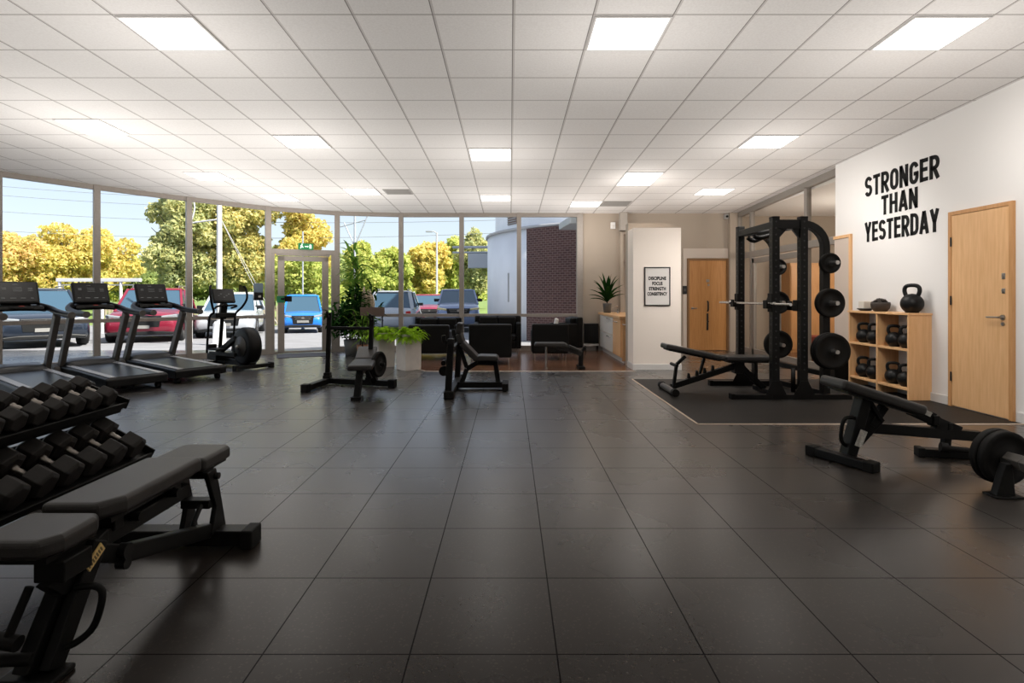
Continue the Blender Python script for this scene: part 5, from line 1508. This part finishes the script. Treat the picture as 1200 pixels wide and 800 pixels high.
# ---- tall plants by the door
def bush(name, label, cat, loc, pot, stems, leaf, n, spread, zr, seed, leaflen=0.16, leafw=0.05):
    t = thing(name, label, cat, loc)
    rr = random.Random(seed)
    pr, ph, pm = pot
    b = MB(); b.lathe([(0, 0), (pr * 0.75, 0), (pr, ph), (pr * 0.9, ph), (pr * 0.85, ph - 0.04), (0, ph - 0.04)]); b.build('pot', pm, t)
    b = MB(); tips = []
    for k in range(stems):
        a = rr.uniform(0, 6.28)
        x, y = 0.05 * math.cos(a), 0.05 * math.sin(a)
        zt = rr.uniform(zr[0], zr[1])
        e = Vector((spread * rr.uniform(-.6, .6), spread * rr.uniform(-.6, .6), zt))
        b.tube([(x, y, ph - 0.05), (x + e.x * 0.3, y + e.y * 0.3, zt * 0.5), tuple(e)], (0.012, 0.005), 6, 3)
        tips.append((Vector((x, y, ph)), e))
    b.build('stems', 'bark', t)
    b = MB()
    for k in range(n):
        p, e = rr.choice(tips)
        s = rr.uniform(0.35, 1.0)
        base = p.lerp(e, s) + Vector((rr.uniform(-1, 1), rr.uniform(-1, 1), rr.uniform(-.6, .6))) * spread * 0.35
        a = rr.uniform(0, 6.28); el = R(rr.uniform(-20, 65))
        blade_leaf(b, base, (math.cos(a) * math.cos(el), math.sin(a) * math.cos(el), math.sin(el)), leaflen * rr.uniform(.6, 1.3), leafw, 0.9, 4)
    b.build('leaves', leaf, t)
    return t
bush('ficus', 'tall dark leafy plant in a pot beside the glass entrance door', 'plant', (-3.20, 11.05, 0), (0.16, 0.32, 'potgrey'), 10, 'darkleaf', 1000, 0.66, (0.7, 1.35), 3, 0.2, 0.06)
bush('palm', 'green palm like plant in terracotta pot between dark plant and planters', 'plant', (-2.85, 10.55, 0), (0.11, 0.26, 'terracotta'), 6, 'midleaf', 130, 0.30, (0.5, 0.95), 5, 0.26, 0.03)
t = bush('dracaena', 'slender tall green plant with upright long leaves behind the dark plant', 'plant', (-3.22, 11.5, 0), (0.14, 0.30, 'potgrey'), 5, 'midleaf', 110, 0.22, (1.7, 2.35), 8, 0.36, 0.06)
t = thing('sign_board', 'brown board on a thin black stand behind the planters', 'board', (-2.62, 10.45, 0))
b = MB(); b.bb(-0.24, 0.22, -0.02, 0.02, 0.82, 0.985); b.build('board', 'brown', t, bevel=0.004)
for s in (-0.2, 0.18):
    b = MB(); b.cyl((s, 0, 0.02), (s, 0, 0.83), 0.012); b.bb(s - 0.02, s + 0.02, -0.12, 0.12, 0, 0.025); b.build('leg', 'black', t)
t = thing('dried_grass', 'pale dried grass plume in a dark vase behind the brown board', 'plant', (-2.95, 11.35, 0))
b = MB(); b.lathe([(0, 0), (0.08, 0), (0.11, 0.2), (0.06, 0.5), (0.07, 0.55), (0.05, 0.55), (0, 0.5)]); b.build('vase', 'potgrey', t)
b = MB()
for k in range(7):
    a = k * 0.9
    e = Vector((0.10 * math.cos(a), 0.08 * math.sin(a), 0.95 + 0.06 * (k % 4)))
    b.tube([(0, 0, 0.5), tuple(e * 0.8), tuple(e)], (0.004, 0.004), 5)
    b.loft([[tuple(e + Vector((r * math.cos(q), r * math.sin(q), z))) for q in (0, 1.26, 2.5, 3.77, 5.0)] for r, z in ((0.01, -0.1), (0.04, 0.0), (0.045, 0.1), (0.025, 0.2), (0.004, 0.27))])
b.build('plumes', 'pampas', t)

# ------------------------------------------------------------------ outside
def zg(y):
    return -0.06 - 0.02 * max(0.0, min(y, 24) - 12.5)
b = MB()
xs = (-90, 90)
ys = [2.0, 12.5, 16, 20, 24, 27]
vs = []
for y in ys:
    vs += [(-90, y, zg(y)), (90, y, zg(y))]
b.add(vs, [(2 * i, 2 * i + 1, 2 * i + 3, 2 * i + 2) for i in range(len(ys) - 1)])
o = b.build('ground_asphalt', 'asphalt'); struct(o)
b = MB(); b.add([(-200, 27, zg(24)), (200, 27, zg(24)), (200, 220, zg(24) + 1.2), (-200, 220, zg(24) + 1.2)], [(0, 1, 2, 3)]); struct(b.build('ground_lawn', 'lawn'))
b = MB()
nrm_pts = []
for (x, y) in G:
    nrm_pts.append((x, y))
outer = [(x - 1.6 * (0.75 if x < -4 else 0.15), y + 1.6 * (0.6 if x < -4 else 1.0)) for x, y in G]
vs = [(x, y + 0.05, -0.03) for x, y in G] + [(x, y, -0.03) for x, y in outer]
k = len(G)
b.add(vs, [(i, i + 1, k + i + 1, k + i) for i in range(k - 1)]); struct(b.build('path_paving', 'paving'))

# ---- cars
def make_car(name, label, L, W, H, paint, loc, heading, style='suv', lampm='lamp', rails=False, belt=0.60, group='cars parked outside the window'):
    """heading: direction (world angle) the nose points to; local +x is the nose"""
    t = thing(name, label, 'car', loc, heading, group)
    w = W / 2
    hb = H * (belt if style != 'small' else 0.56)       # belt line
    nose = L / 2
    def ring(x, z0, z1, hw, tum=0.92, n=1):
        zm = z0 + (z1 - z0) * 0.55
        return [(x, -hw * 0.90, z0), (x, -hw, z0 + 0.10), (x, -hw, zm), (x, -hw * tum, z1 - 0.04), (x, -hw * tum * 0.9, z1), (x, 0, z1 + 0.025), (x, hw * tum * 0.9, z1), (x, hw * tum, z1 - 0.04), (x, hw, zm), (x, hw, z0 + 0.10), (x, hw * 0.90, z0)]
    z0 = 0.22
    hood = hb * 0.98
    b = MB()
    b.loft([ring(-nose, z0 + 0.1, hb * 0.86, w * 0.86), ring(-nose + 0.10, z0, hb * 0.97, w * 0.95), ring(-nose * 0.5, z0, hb, w), ring(0, z0, hb, w), ring(nose * 0.38, z0, hood, w),
            ring(nose * 0.62, z0, hood * 0.955, w * 0.985), ring(nose - 0.22, z0, hood * 0.88, w * 0.95), ring(nose - 0.06, z0 + 0.02, hood * 0.78, w * 0.88), ring(nose, z0 + 0.08, hood * 0.66, w * 0.80)])
    body = b.build('body', paint, t)
    # cabin
    def cr(x, zt, hw0, hw1):
        zb = hb - 0.06
        return [(x[0], -hw0, zb), (x[1], -hw1, zt - 0.05), (x[1], -hw1 * 0.9, zt), (x[1], hw1 * 0.9, zt), (x[1], hw1, zt - 0.05), (x[0], hw0, zb)]
    xb, xf = -nose * (0.93 if style != 'pickup' else 0.9), nose * 0.46
    tb, tf = -nose * 0.80, nose * 0.02
    b = MB()
    zb = hb - 0.08
    base = [(xb, -w * 0.90, zb), (xf, -w * 0.90, zb), (xf, w * 0.90, zb), (xb, w * 0.90, zb)]
    top = [(tb, -w * 0.74, H - 0.05), (tf, -w * 0.74, H - 0.05), (tf, w * 0.74, H - 0.05), (tb, w * 0.74, H - 0.05)]
    b.loft([base, top], False)
    b.build('windows', 'carglass', t, bevel=0.03, seg=2)
    b = MB()
    for s in (-1, 1):
        b.path([(xf, s * w * 0.905, zb), (tf, s * w * 0.745, H - 0.045)], 0.07, 0.05); b.path([(xb, s * w * 0.905, zb), (tb, s * w * 0.745, H - 0.045)], 0.14, 0.06)
        b.beam((-nose * 0.25, s * w * 0.905, zb), (-nose * 0.33, s * w * 0.75, H - 0.05), 0.08, 0.03)
    b.loft([[(tb - 0.05, -w * 0.70, H - 0.06), (tb - 0.05, w * 0.70, H - 0.06), (tb - 0.05, w * 0.6, H - 0.01), (tb - 0.05, -w * 0.6, H - 0.01)],
            [(-nose * 0.3, -w * 0.77, H - 0.05), (-nose * 0.3, w * 0.77, H - 0.05), (-nose * 0.3, w * 0.66, H + 0.015), (-nose * 0.3, -w * 0.66, H + 0.015)],
            [(tf + 0.05, -w * 0.75, H - 0.07), (tf + 0.05, w * 0.75, H - 0.07), (tf + 0.0, w * 0.66, H - 0.02), (tf, -w * 0.66, H - 0.02)]])
    b.build('roof', paint, t, bevel=0.01)
    if rails:
        for s in (-1, 1):
            b = MB(); b.tube([(tb + 0.1, s * w * 0.66, H), (tb + 0.2, s * w * 0.66, H + 0.06), (tf - 0.3, s * w * 0.66, H + 0.06), (tf - 0.2, s * w * 0.66, H)], 0.018, 8); b.build('roof_rail', 'silver', t)
    # face
    zh = hood * 0.78
    b = MB(); b.prism([(-w * 0.52, zh + 0.05), (w * 0.52, zh + 0.05), (w * 0.46, zh - 0.27), (-w * 0.46, zh - 0.27)], 0, nose - 0.06, nose + 0.012); g = b.build('grille', 'cardark', t, bevel=0.015)
    b = MB(); b.bb(nose + 0.012, nose + 0.02, -w * 0.40, w * 0.40, zh - 0.01, zh + 0.005); b.bb(nose + 0.012, nose + 0.02, -w * 0.36, w * 0.36, zh - 0.08, zh - 0.065); b.cyl((nose + 0.01, 0, zh - 0.03), (nose + 0.025, 0, zh - 0.03), 0.05); b.build('badge', 'silver', g)
    b = MB(); b.prism([(-w * 0.82, z0 + 0.02), (w * 0.82, z0 + 0.02), (w * 0.86, z0 + 0.09), (w * 0.55, z0 + 0.12), (-w * 0.55, z0 + 0.12), (-w * 0.86, z0 + 0.09)], 0, nose - 0.14, nose + 0.03); b.build('bumper', 'cardark', t, bevel=0.02)
    b = MB(); b.bb(nose + 0.028, nose + 0.04, -0.21, 0.21, z0 + 0.20, z0 + 0.29); b.build('number_plate', 'plate', t)
    for s in (-1, 1):
        b = MB(); b.loft([[(nose - 0.02, s * w * 0.50, zh - 0.02), (nose - 0.02, s * w * 0.50, zh + 0.03), (nose - 0.10, s * w * 0.52, zh + 0.05), (nose - 0.10, s * w * 0.52, zh - 0.02)],
                          [(nose - 0.08, s * w * 0.80, zh - 0.03), (nose - 0.08, s * w * 0.82, zh + 0.065), (nose - 0.2, s * w * 0.82, zh + 0.085), (nose - 0.2, s * w * 0.82, zh - 0.03)],
                          [(nose - 0.26, s * w * 0.93, zh + 0.0), (nose - 0.26, s * w * 0.93, zh + 0.075), (nose - 0.36, s * w * 0.93, zh + 0.09), (nose - 0.36, s * w * 0.93, zh + 0.02)]], False)
        b.build('headlight', lampm, t, bevel=0.012)
        b = MB(); b.loft([[(nose * 0.36, s * w * 0.86, hb + 0.02), (nose * 0.36, s * w * 0.86, hb + 0.14), (nose * 0.30, s * w * 0.86, hb + 0.14), (nose * 0.30, s * w * 0.86, hb + 0.02)], [(nose * 0.35, s * w * 1.12, hb + 0.02), (nose * 0.35, s * w * 1.12, hb + 0.15), (nose * 0.28, s * w * 1.12, hb + 0.15), (nose * 0.28, s * w * 1.12, hb + 0.03)]], False)
        b.build('mirror', 'cardark', t, bevel=0.02)
        b = MB(); b.bb(-nose - 0.01, -nose + 0.12, s * w * 0.74 - 0.1, s * w * 0.74 + 0.1, hb * 0.66, hb * 0.86); b.build('tail_light', 'taillamp', t, bevel=0.03)
        for x in (nose * 0.60, -nose * 0.60):
            b = MB(); b.lathe([(0.20, -0.10), (0.32, -0.11), (0.345, -0.07), (0.345, 0.07), (0.32, 0.11), (0.20, 0.10), (0.20, -0.10)], (x, s * (w - 0.10), 0.345), (0, 1, 0), 28); wh = b.build('wheel', 'tyre', t)
            b = MB(); b.lathe([(0, 0.02), (0.05, 0.05), (0.19, 0.06), (0.215, 0.09), (0.215, -0.09), (0, -0.09)], (x, s * (w - 0.10), 0.345), (0, s, 0), 20); b.build('wheel_rim', 'rim', wh)
    return t
def car_at(px, D, W, L, H, name, label, paint, turn=0, **k):
    X = (px - 597.5) / 640 * D
    hd = math.atan2(-D, -X) + R(turn)
    o = make_car(name, label, L, W, H, paint, (0, 0, 0), hd, **k)
    dx, dy = math.cos(hd), math.sin(hd)
    o.location = (X - dx * L / 2, D - dy * L / 2, zg(D - dy * L * 0.3))
    return o
car_at(54, 13.3, 1.86, 4.3, 1.50, 'car', 'dark navy car facing the window behind the treadmill consoles', 'c_dark', 6, rails=True)
car_at(165, 15.2, 1.88, 4.3, 1.58, 'car', 'dark red car facing the window behind the row of treadmills', 'c_red', -10, rails=True)
car_at(262, 17.3, 1.80, 4.4, 1.50, 'car', 'white car facing the window behind the elliptical trainer', 'c_white', -8)
car_at(355, 20.5, 1.52, 3.6, 1.48, 'car', 'small bright blue car seen through the glass entrance door', 'c_blue', 0, style='small')
c = car_at(458, 21.5, 1.82, 4.4, 1.66, 'car', 'white car parked rear first beyond the planters', 'c_white', 172, rails=True)
hd = c.rotation_euler.z
c.location = (c.location.x + math.cos(hd) * 4.4, c.location.y + math.sin(hd) * 4.4, zg(23))
car_at(503, 25.5, 1.80, 4.3, 1.55, 'car', 'maroon car between the white car and the blue grey car', 'c_maroon', 0, belt=0.68)
car_at(537, 21.3, 1.78, 4.2, 1.74, 'car', 'blue grey car with yellowish headlights beyond the sofas', 'c_steel', 0, lampm='lampwarm', belt=0.68)

# ---- trees
def crown_mesh(name, blobs, n, size, m, parent, seed):
    """leaf blades filling ellipsoid clumps (x, y, z, rx, ry, rz)"""
    r = np.random.default_rng(seed)
    bl = np.array(blobs, dtype=float)
    vol = bl[:, 3] * bl[:, 4] * bl[:, 5]
    pk = r.choice(len(bl), n, p=vol / vol.sum())
    d = r.normal(size=(n, 3)); d /= np.linalg.norm(d, axis=1, keepdims=True)
    rad = (0.55 + 0.45 * r.random((n, 1)) ** 0.5)
    # lumpy surface
    lump = 1 + 0.16 * np.sin(d[:, :1] * 7 + pk[:, None]) * np.cos(d[:, 1:2] * 6 + pk[:, None] * 2) + 0.10 * np.sin(d[:, 2:] * 11 + pk[:, None])
    c = bl[pk, :3] + d * rad * lump * bl[pk, 3:6]
    a = r.normal(size=(n, 3)) + d * 0.6 + np.array([0, 0, -0.2]); a /= np.linalg.norm(a, axis=1, keepdims=True)
    bvec = np.cross(a, r.normal(size=(n, 3))); bvec /= np.linalg.norm(bvec, axis=1, keepdims=True)
    s = size * (0.6 + 0.8 * r.random((n, 1)))
    v = np.stack([c - a * s, c + bvec * s * 0.55, c + a * s, c - bvec * s * 0.55], 1).reshape(-1, 3)
    me = bpy.data.meshes.new(name)
    me.vertices.add(4 * n); me.vertices.foreach_set('co', v.ravel())
    me.loops.add(4 * n); me.loops.foreach_set('vertex_index', np.arange(4 * n, dtype=np.int32))
    me.polygons.add(n); me.polygons.foreach_set('loop_start', np.arange(0, 4 * n, 4, dtype=np.int32)); me.polygons.foreach_set('loop_total', np.full(n, 4, dtype=np.int32))
    me.update(calc_edges=True)
    me.materials.append(m if not isinstance(m, str) else MT[m])
    o = bpy.data.objects.new(name, me)
    COL.objects.link(o)
    o.parent = parent
    return o
L_YEL = leaf_mat('autumn_yellow_leaf', [(0.15, (0.34, 0.38, 0.11)), (0.4, (0.62, 0.58, 0.18)), (0.65, (0.84, 0.70, 0.26)), (0.9, (0.82, 0.56, 0.28))], 0.5)
L_ORG = leaf_mat('autumn_orange_leaf', [(0.15, (0.36, 0.40, 0.13)), (0.4, (0.58, 0.54, 0.18)), (0.62, (0.78, 0.60, 0.25)), (0.9, (0.74, 0.46, 0.27))], 0.5)
L_LIME = leaf_mat('lime_leaf', [(0.15, (0.27, 0.37, 0.10)), (0.45, (0.48, 0.56, 0.16)), (0.75, (0.70, 0.68, 0.23)), (0.95, (0.82, 0.73, 0.30))], 0.5)
L_GRN = leaf_mat('grey_green_leaf', [(0.15, (0.24, 0.30, 0.18)), (0.42, (0.42, 0.47, 0.23)), (0.65, (0.68, 0.66, 0.32)), (0.95, (0.85, 0.74, 0.36))], 0.5)
L_YGR = leaf_mat('yellow_green_leaf', [(0.15, (0.28, 0.34, 0.17)), (0.42, (0.50, 0.52, 0.22)), (0.62, (0.76, 0.68, 0.29)), (0.95, (0.86, 0.68, 0.33))], 0.5)
L_DRK = leaf_mat('deep_green_leaf', [(0.15, (0.20, 0.27, 0.11)), (0.5, (0.32, 0.40, 0.15)), (0.8, (0.50, 0.53, 0.20)), (0.95, (0.6, 0.55, 0.23))], 0.5)
def tree(label, px, D, y_top, y_bot, wpx, m, n, seed, shape='round', size=0.20, name='tree'):
    n, size = int(n * 2.2), size * 0.62
    k = D / 640
    X = (px - 597.5) * k
    zt, zb = EYE + (345.5 - y_top) * k, EYE + (345.5 - y_bot) * k
    w = wpx * k / 2
    base = zg(24) + max(0, D - 27) * 1.2 / 193
    t = thing(name, label, 'tree', (X, D, base), 0, 'trees beyond the car park')
    H = zt - base
    lo = max(0.3, zb - base)
    b = MB(); rr = random.Random(seed)
    b.tube([(0, 0, -0.1), (0.1, 0, H * 0.3), (rr.uniform(-.3, .3), 0.1, H * 0.85)], (0.05 * H ** 0.8 + 0.03, 0.03), 8, 4)
    for q in range(6):
        a = q * 1.1
        b.tube([(0.05, 0, H * (0.22 + 0.08 * q)), (w * 0.55 * math.cos(a), w * 0.4 * math.sin(a), H * (0.40 + 0.08 * q))], (0.05, 0.015), 6)
    b.build('trunk', 'bark', t)
    blobs = []
    hc = H - lo
    if shape == 'cone':
        for q in range(9):
            f = q / 8
            ww = w * (1.0 - 0.78 * f)
            for s in range(3):
                a = rr.uniform(0, 6.28)
                blobs.append((ww * 0.5 * math.cos(a), ww * 0.5 * math.sin(a), lo + hc * (0.06 + 0.88 * f), ww * 0.62, ww * 0.62, hc * 0.085))
    else:
        for q in range(22):
            a = rr.uniform(0, 6.28); f = rr.uniform(0.12, 0.86)
            prof = math.sin(PI * (0.18 + 0.72 * f)) ** 0.6
            ra = rr.uniform(0.25, 0.68) * w * prof
            sz = rr.uniform(0.22, 0.36)
            blobs.append((ra * math.cos(a), ra * math.sin(a), lo + hc * f, w * sz, w * sz, min(hc * 0.20, w * sz * 0.8)))
        blobs.append((0, 0, lo + hc * 0.86, w * 0.30, w * 0.30, hc * 0.14))
        blobs.append((0, 0, lo + hc * 0.36, w * 0.5, w * 0.5, hc * 0.30))
    crown_mesh('foliage', blobs, n, size, m, t, seed)
    return t
T = tree
T('rounded orange and yellow tree behind the dark navy car', 6, 34, 272, 345, 130, L_ORG, 7000, 11)
T('broad golden tree next to the orange tree, behind the white gantry', 70, 36, 262, 345, 120, L_YEL, 8000, 12)
T('yellow tree with a high bushy top behind the window post by the treadmills', 118, 38, 268, 345, 95, L_YEL, 7000, 13)
T('low dark green tree in the gap under the open sky', 160, 42, 312, 350, 70, L_DRK, 3500, 14)
T('big grey green tree, tallest of all, left of the white flagpole', 208, 30, 205, 348, 105, L_GRN, 13000, 15, size=0.17)
T('big yellow green tree right behind the white flagpole', 282, 32, 212, 346, 120, L_YGR, 13000, 16, size=0.17)
T('golden tree above the glass entrance door', 352, 33, 232, 330, 90, L_YEL, 9000, 17, size=0.17)
T('dark green bushes behind the small blue car', 358, 29, 296, 358, 120, L_LIME, 7000, 18, size=0.15, name='shrub')
T('pale green tree rising behind the tall plants by the door', 424, 31, 282, 350, 70, L_LIME, 6000, 19, size=0.16)
T('yellow green tree behind the white car beyond the planters', 462, 35, 290, 350, 62, L_LIME, 6000, 20)
T('soft yellow tree behind the maroon car', 500, 37, 284, 350, 70, L_YEL, 6000, 21)
T('narrow green tree behind the street lamp', 532, 39, 276, 350, 56, L_LIME, 5000, 22)
T('dark olive tree beside the white tank', 556, 33, 268, 350, 60, L_GRN, 6000, 23, size=0.17)
for i, (px, D, yt, w, m) in enumerate(((20, 50, 300, 170, L_DRK), (110, 52, 305, 160, L_LIME), (215, 50, 300, 150, L_DRK), (320, 52, 290, 160, L_DRK), (440, 54, 300, 150, L_DRK), (530, 55, 300, 140, L_LIME))):
    T('hazy far tree in the back row, number %d counted from the treadmill end' % (i + 1) if False else ['far dark tree behind the orange tree', 'far lime tree behind the golden tree', 'far dark tree behind the big grey green tree', 'far dark tree behind the flagpole tree', 'far dark tree behind the pale green tree', 'far lime tree behind the soft yellow tree'][i], px, D, yt, 352, w, m, 5000, 40 + i, size=0.3)

# ---- white gantry, poles, wires, lamp
t = thing('barrier_gantry', 'white height barrier of a beam on posts behind the parked cars', 'barrier', (-15, 20.5, zg(20.5)))
b = MB((-15, 20.5, zg(20.5))); b.beam((-17.0, 20.5, 1.78), (-13.85, 20.5, 1.78), 0.12, 0.13); b.beam((-17.0, 20.55, 1.60), (-13.85, 20.55, 1.60), 0.04, 0.04); b.build('beam', 'white_metal', t, bevel=0.01)
for x in (-16.9, -15.3, -14.6):
    b = MB((-15, 20.5, zg(20.5))); b.cyl((x, 20.5, zg(20.5)), (x, 20.5, 1.74), 0.05); b.build('post', 'white_metal', t)
t = thing('flagpole', 'thick white flagpole with guy wires standing outside behind the elliptical trainer', 'pole', (-7.66, 14.4, zg(14.4)))
b = MB(); b.cyl((0, 0, 0), (0, 0, 6.0), 0.075, 0.055); b.build('shaft', 'white_metal', t)
b = MB(); b.lathe([(0, 0), (0.24, 0), (0.24, 0.05), (0.16, 0.06), (0.15, 0.55), (0.11, 0.62), (0, 0.62)]); b.build('base', 'white_metal', t)
for e in ((1.35, 0.4, 0.55), (1.0, 0.5, 0.9)):
    b = MB(); b.cyl((0, 0, 3.4), e, 0.0055, seg=6); b.build('guy_wire', 'white_metal', t)
t = thing('slim_pole', 'slim pale pole with a short arm beside the thick white flagpole', 'pole', (-9.1, 15.6, zg(15.6)))
b = MB(); b.cyl((0, 0, 0), (0, 0, 4.4), 0.035, 0.025); b.build('shaft', 'white_metal', t)
b = MB(); b.cyl((0, 0, 3.4), (0.75, 0, 3.5), 0.022); b.tube([(0, 0, 3.45), (0.10, 0, 3.85), (0.0, 0, 4.25)], 0.02, 6, 3); b.build('arm', 'white_metal', t)
t = thing('utility_pole', 'thin grey utility pole with a forked top above the tall plants', 'pole', (-7.95, 28, zg(24)))
b = MB(); b.cyl((0, 0, 0), (0, 0, 5.6), 0.07, 0.05); b.build('shaft', 'grey_metal', t)
b = MB(); b.cyl((0, 0, 4.0), (-0.55, 0, 5.2), 0.03); b.cyl((0, 0, 4.0), (0.75, 0, 5.8), 0.03); b.cyl((-0.75, 0, 5.0), (0.55, 0, 5.35), 0.03); b.build('fork', 'grey_metal', t)
t = thing('door_pole', 'thin pole behind the small blue car', 'pole', (-9.1, 24.0, zg(24)))
b = MB(); b.cyl((0, 0, 0), (0, 0, 4.3), 0.03); b.build('shaft', 'grey_metal', t)
b = MB(); b.lathe([(0, 0), (0.08, 0), (0.08, 0.04), (0.04, 0.1), (0, 0.1)]); b.build('base', 'grey_metal', t)
t = thing('street_lamp', 'slim street lamp in front of the trees behind the blue grey car', 'street lamp', (-4.15, 31, zg(24)))
b = MB(); b.cyl((0, 0, 0), (0, 0, 5.05), 0.07, 0.045); b.build('post', 'white_metal', t)
b = MB(); b.tube([(0, 0, 5.0), (-0.15, 0, 5.1), (-0.35, 0, 5.1)], 0.03, 8); b.bb(-0.62, -0.25, -0.1, 0.1, 5.07, 5.15); b.build('lamp_head', 'grey_metal', t, bevel=0.01)
wires = [((-36, 36, 8.6), (8, 30, 6.6), 'top'), ((-36, 36, 8.0), (8, 30, 6.2), 'second'), ((-36, 36, 6.9), (8, 30, 5.7), 'third'), ((-36, 36, 5.6), (8, 30, 5.1), 'lowest')]
for a, c, nm in wires:
    a, c = Vector(a), Vector(c)
    pts = []
    for k in range(17):
        s = k / 16
        p = a.lerp(c, s); p.z -= 0.7 * 4 * s * (1 - s)
        pts.append(p)
    b = MB(); b.tube(pts, 0.013, 6)
    tag(b.build('overhead_wire', 'wire'), '%s of the overhead wires crossing the sky above the trees' % nm, 'wire', 'overhead wires')
# low fence behind the cars
t = thing('garden_fence', 'pale wooden fence behind the white car and the flagpole', 'fence', (-14, 26, zg(24)))
b = MB(); 
for x in np.arange(-5.6, 4.0, 0.16):
    b.bb(x, x + 0.09, -0.012, 0.012, 0.08, 1.0)
b.build('slats', mat('pale_fence', (0.46, 0.40, 0.26), 0.8), t)
b = MB(); b.bb(-5.6, 4.0, 0.012, 0.05, 0.25, 0.33); b.bb(-5.6, 4.0, 0.012, 0.05, 0.75, 0.83); b.build('rails', mat('pale_fence_rail', (0.42, 0.36, 0.24), 0.8), t)

# ---- round white tank with dark brick cladding
TC = Vector((4.2, 19.6, 0))
ZT = 3.20
t = thing('storage_tank', 'big round white tank partly clad in dark brick outside the window', 'tank', (4.2, 19.6, zg(19)))
OT = (4.2, 19.6, zg(19))
b = MB(OT); b.lathe([(0, zg(19)), (5.0, zg(19)), (5.0, ZT), (4.6, ZT + 0.02), (4.6, ZT)], (4.2, 19.6, 0), (0, 0, 1), 96); b.build('shell', 'tank', t)
b = MB(OT); b.lathe([(4.72, ZT), (4.72, 6.5), (0, 6.6)], (4.2, 19.6, 0), (0, 0, 1), 96); b.build('upper_shell', 'tank', t)
b = MB(OT); b.lathe([(5.0, ZT - 0.02), (5.06, ZT - 0.02), (5.06, ZT + 0.06), (4.7, ZT + 0.06), (4.7, ZT)], (4.2, 19.6, 0), (0, 0, 1), 96); b.build('rim_band', 'tankband', t)
def arc_panel(r, a0, a1, z0, z1, th, name, m, n=24, uv=None):
    bb = MB(OT)
    vs = []
    for i in range(n + 1):
        a = a0 + (a1 - a0) * i / n
        for rr, z in ((r, z0), (r, z1), (r + th, z1), (r + th, z0)):
            vs.append((TC.x + rr * math.cos(a), TC.y + rr * math.sin(a), z))
    fs = []
    for i in range(n):
        for k in range(4):
            fs.append((4 * i + k, 4 * i + (k + 1) % 4, 4 * i + 4 + (k + 1) % 4, 4 * i + 4 + k))
    fs += [(0, 1, 2, 3), tuple(range(4 * n, 4 * n + 4))]
    bb.add(vs, fs)
    o = bb.build(name, m, t)
    if uv:
        me = o.data
        l = me.uv_layers.new(name='UVMap')
        for p in me.polygons:
            for li in p.loop_indices:
                v = me.vertices[me.loops[li].vertex_index].co
                a = math.atan2(v.y, v.x)
                l.data[li].uv = (a * r * 3.2, v.z * 3.9)
    return o
arc_panel(5.005, R(-137.0), R(-80), zg(19), ZT - 0.03, 0.065, 'brick_cladding', 'brick', 90, True)
lv = arc_panel(4.72, R(-154), R(-147.5), ZT + 0.25, ZT + 0.85, 0.03, 'louvre', 'louvre', 6)
b = MB(OT)
for k in range(8):
    z = ZT + 0.28 + 0.072 * k
    for i in range(6):
        a0, a1 = R(-154 + 6.5 * i / 6), R(-154 + 6.5 * (i + 1) / 6)
        b.beam((TC.x + 4.765 * math.cos(a0), TC.y + 4.765 * math.sin(a0), z), (TC.x + 4.765 * math.cos(a1), TC.y + 4.765 * math.sin(a1), z), 0.03, 0.02)
b.build('louvre_blades', 'tankband', lv)
b = MB(OT); b.beam((TC.x + 5.0 * math.cos(R(-148)), TC.y + 5.0 * math.sin(R(-148)), 1.0), (TC.x + 5.0 * math.cos(R(-148)), TC.y + 5.0 * math.sin(R(-148)), 1.9), 0.06, 0.06, (1, 0, 0)); b.build('drain_pipe', 'tankband', t)
t = thing('pipe_bridge', 'grey pipe bridge with a hanging box reaching the white tank', 'pipe', (-1.7, 21, 0))
b = MB((-1.7, 21, 0)); b.cyl((-2.2, 21, 3.05), (-0.45, 20.9, 3.05), 0.05); b.cyl((-2.2, 21, 2.85), (-0.5, 20.9, 2.85), 0.04); b.build('pipes', 'grey_metal', t)
b = MB((-1.7, 21, 0)); b.bb(-1.6, -0.75, 20.8, 21.1, 2.25, 2.8); b.build('box', 'grey_metal', t, bevel=0.01)
b = MB((-1.7, 21, 0)); b.cyl((-1.86, 21, zg(21)), (-1.86, 21, 3.2), 0.05); b.build('post', 'grey_metal', t)
t = thing('entrance_canopy', 'dark metal canopy edge outside the window above the brick cladding', 'canopy', (1.5, 12.9, 2.7))
b = MB((1.5, 12.9, 2.7)); b.prism([(1.36, 12.35), (1.75, 12.35), (1.75, 13.6), (1.22, 13.6)], 2, 2.84, 3.0); b.build('soffit', 'grey_metal', t, bevel=0.01)
b = MB((1.5, 12.9, 2.7)); b.bb(1.66, 1.74, 12.4, 12.48, -0.05, 2.84); b.build('post', 'grey_metal', t)
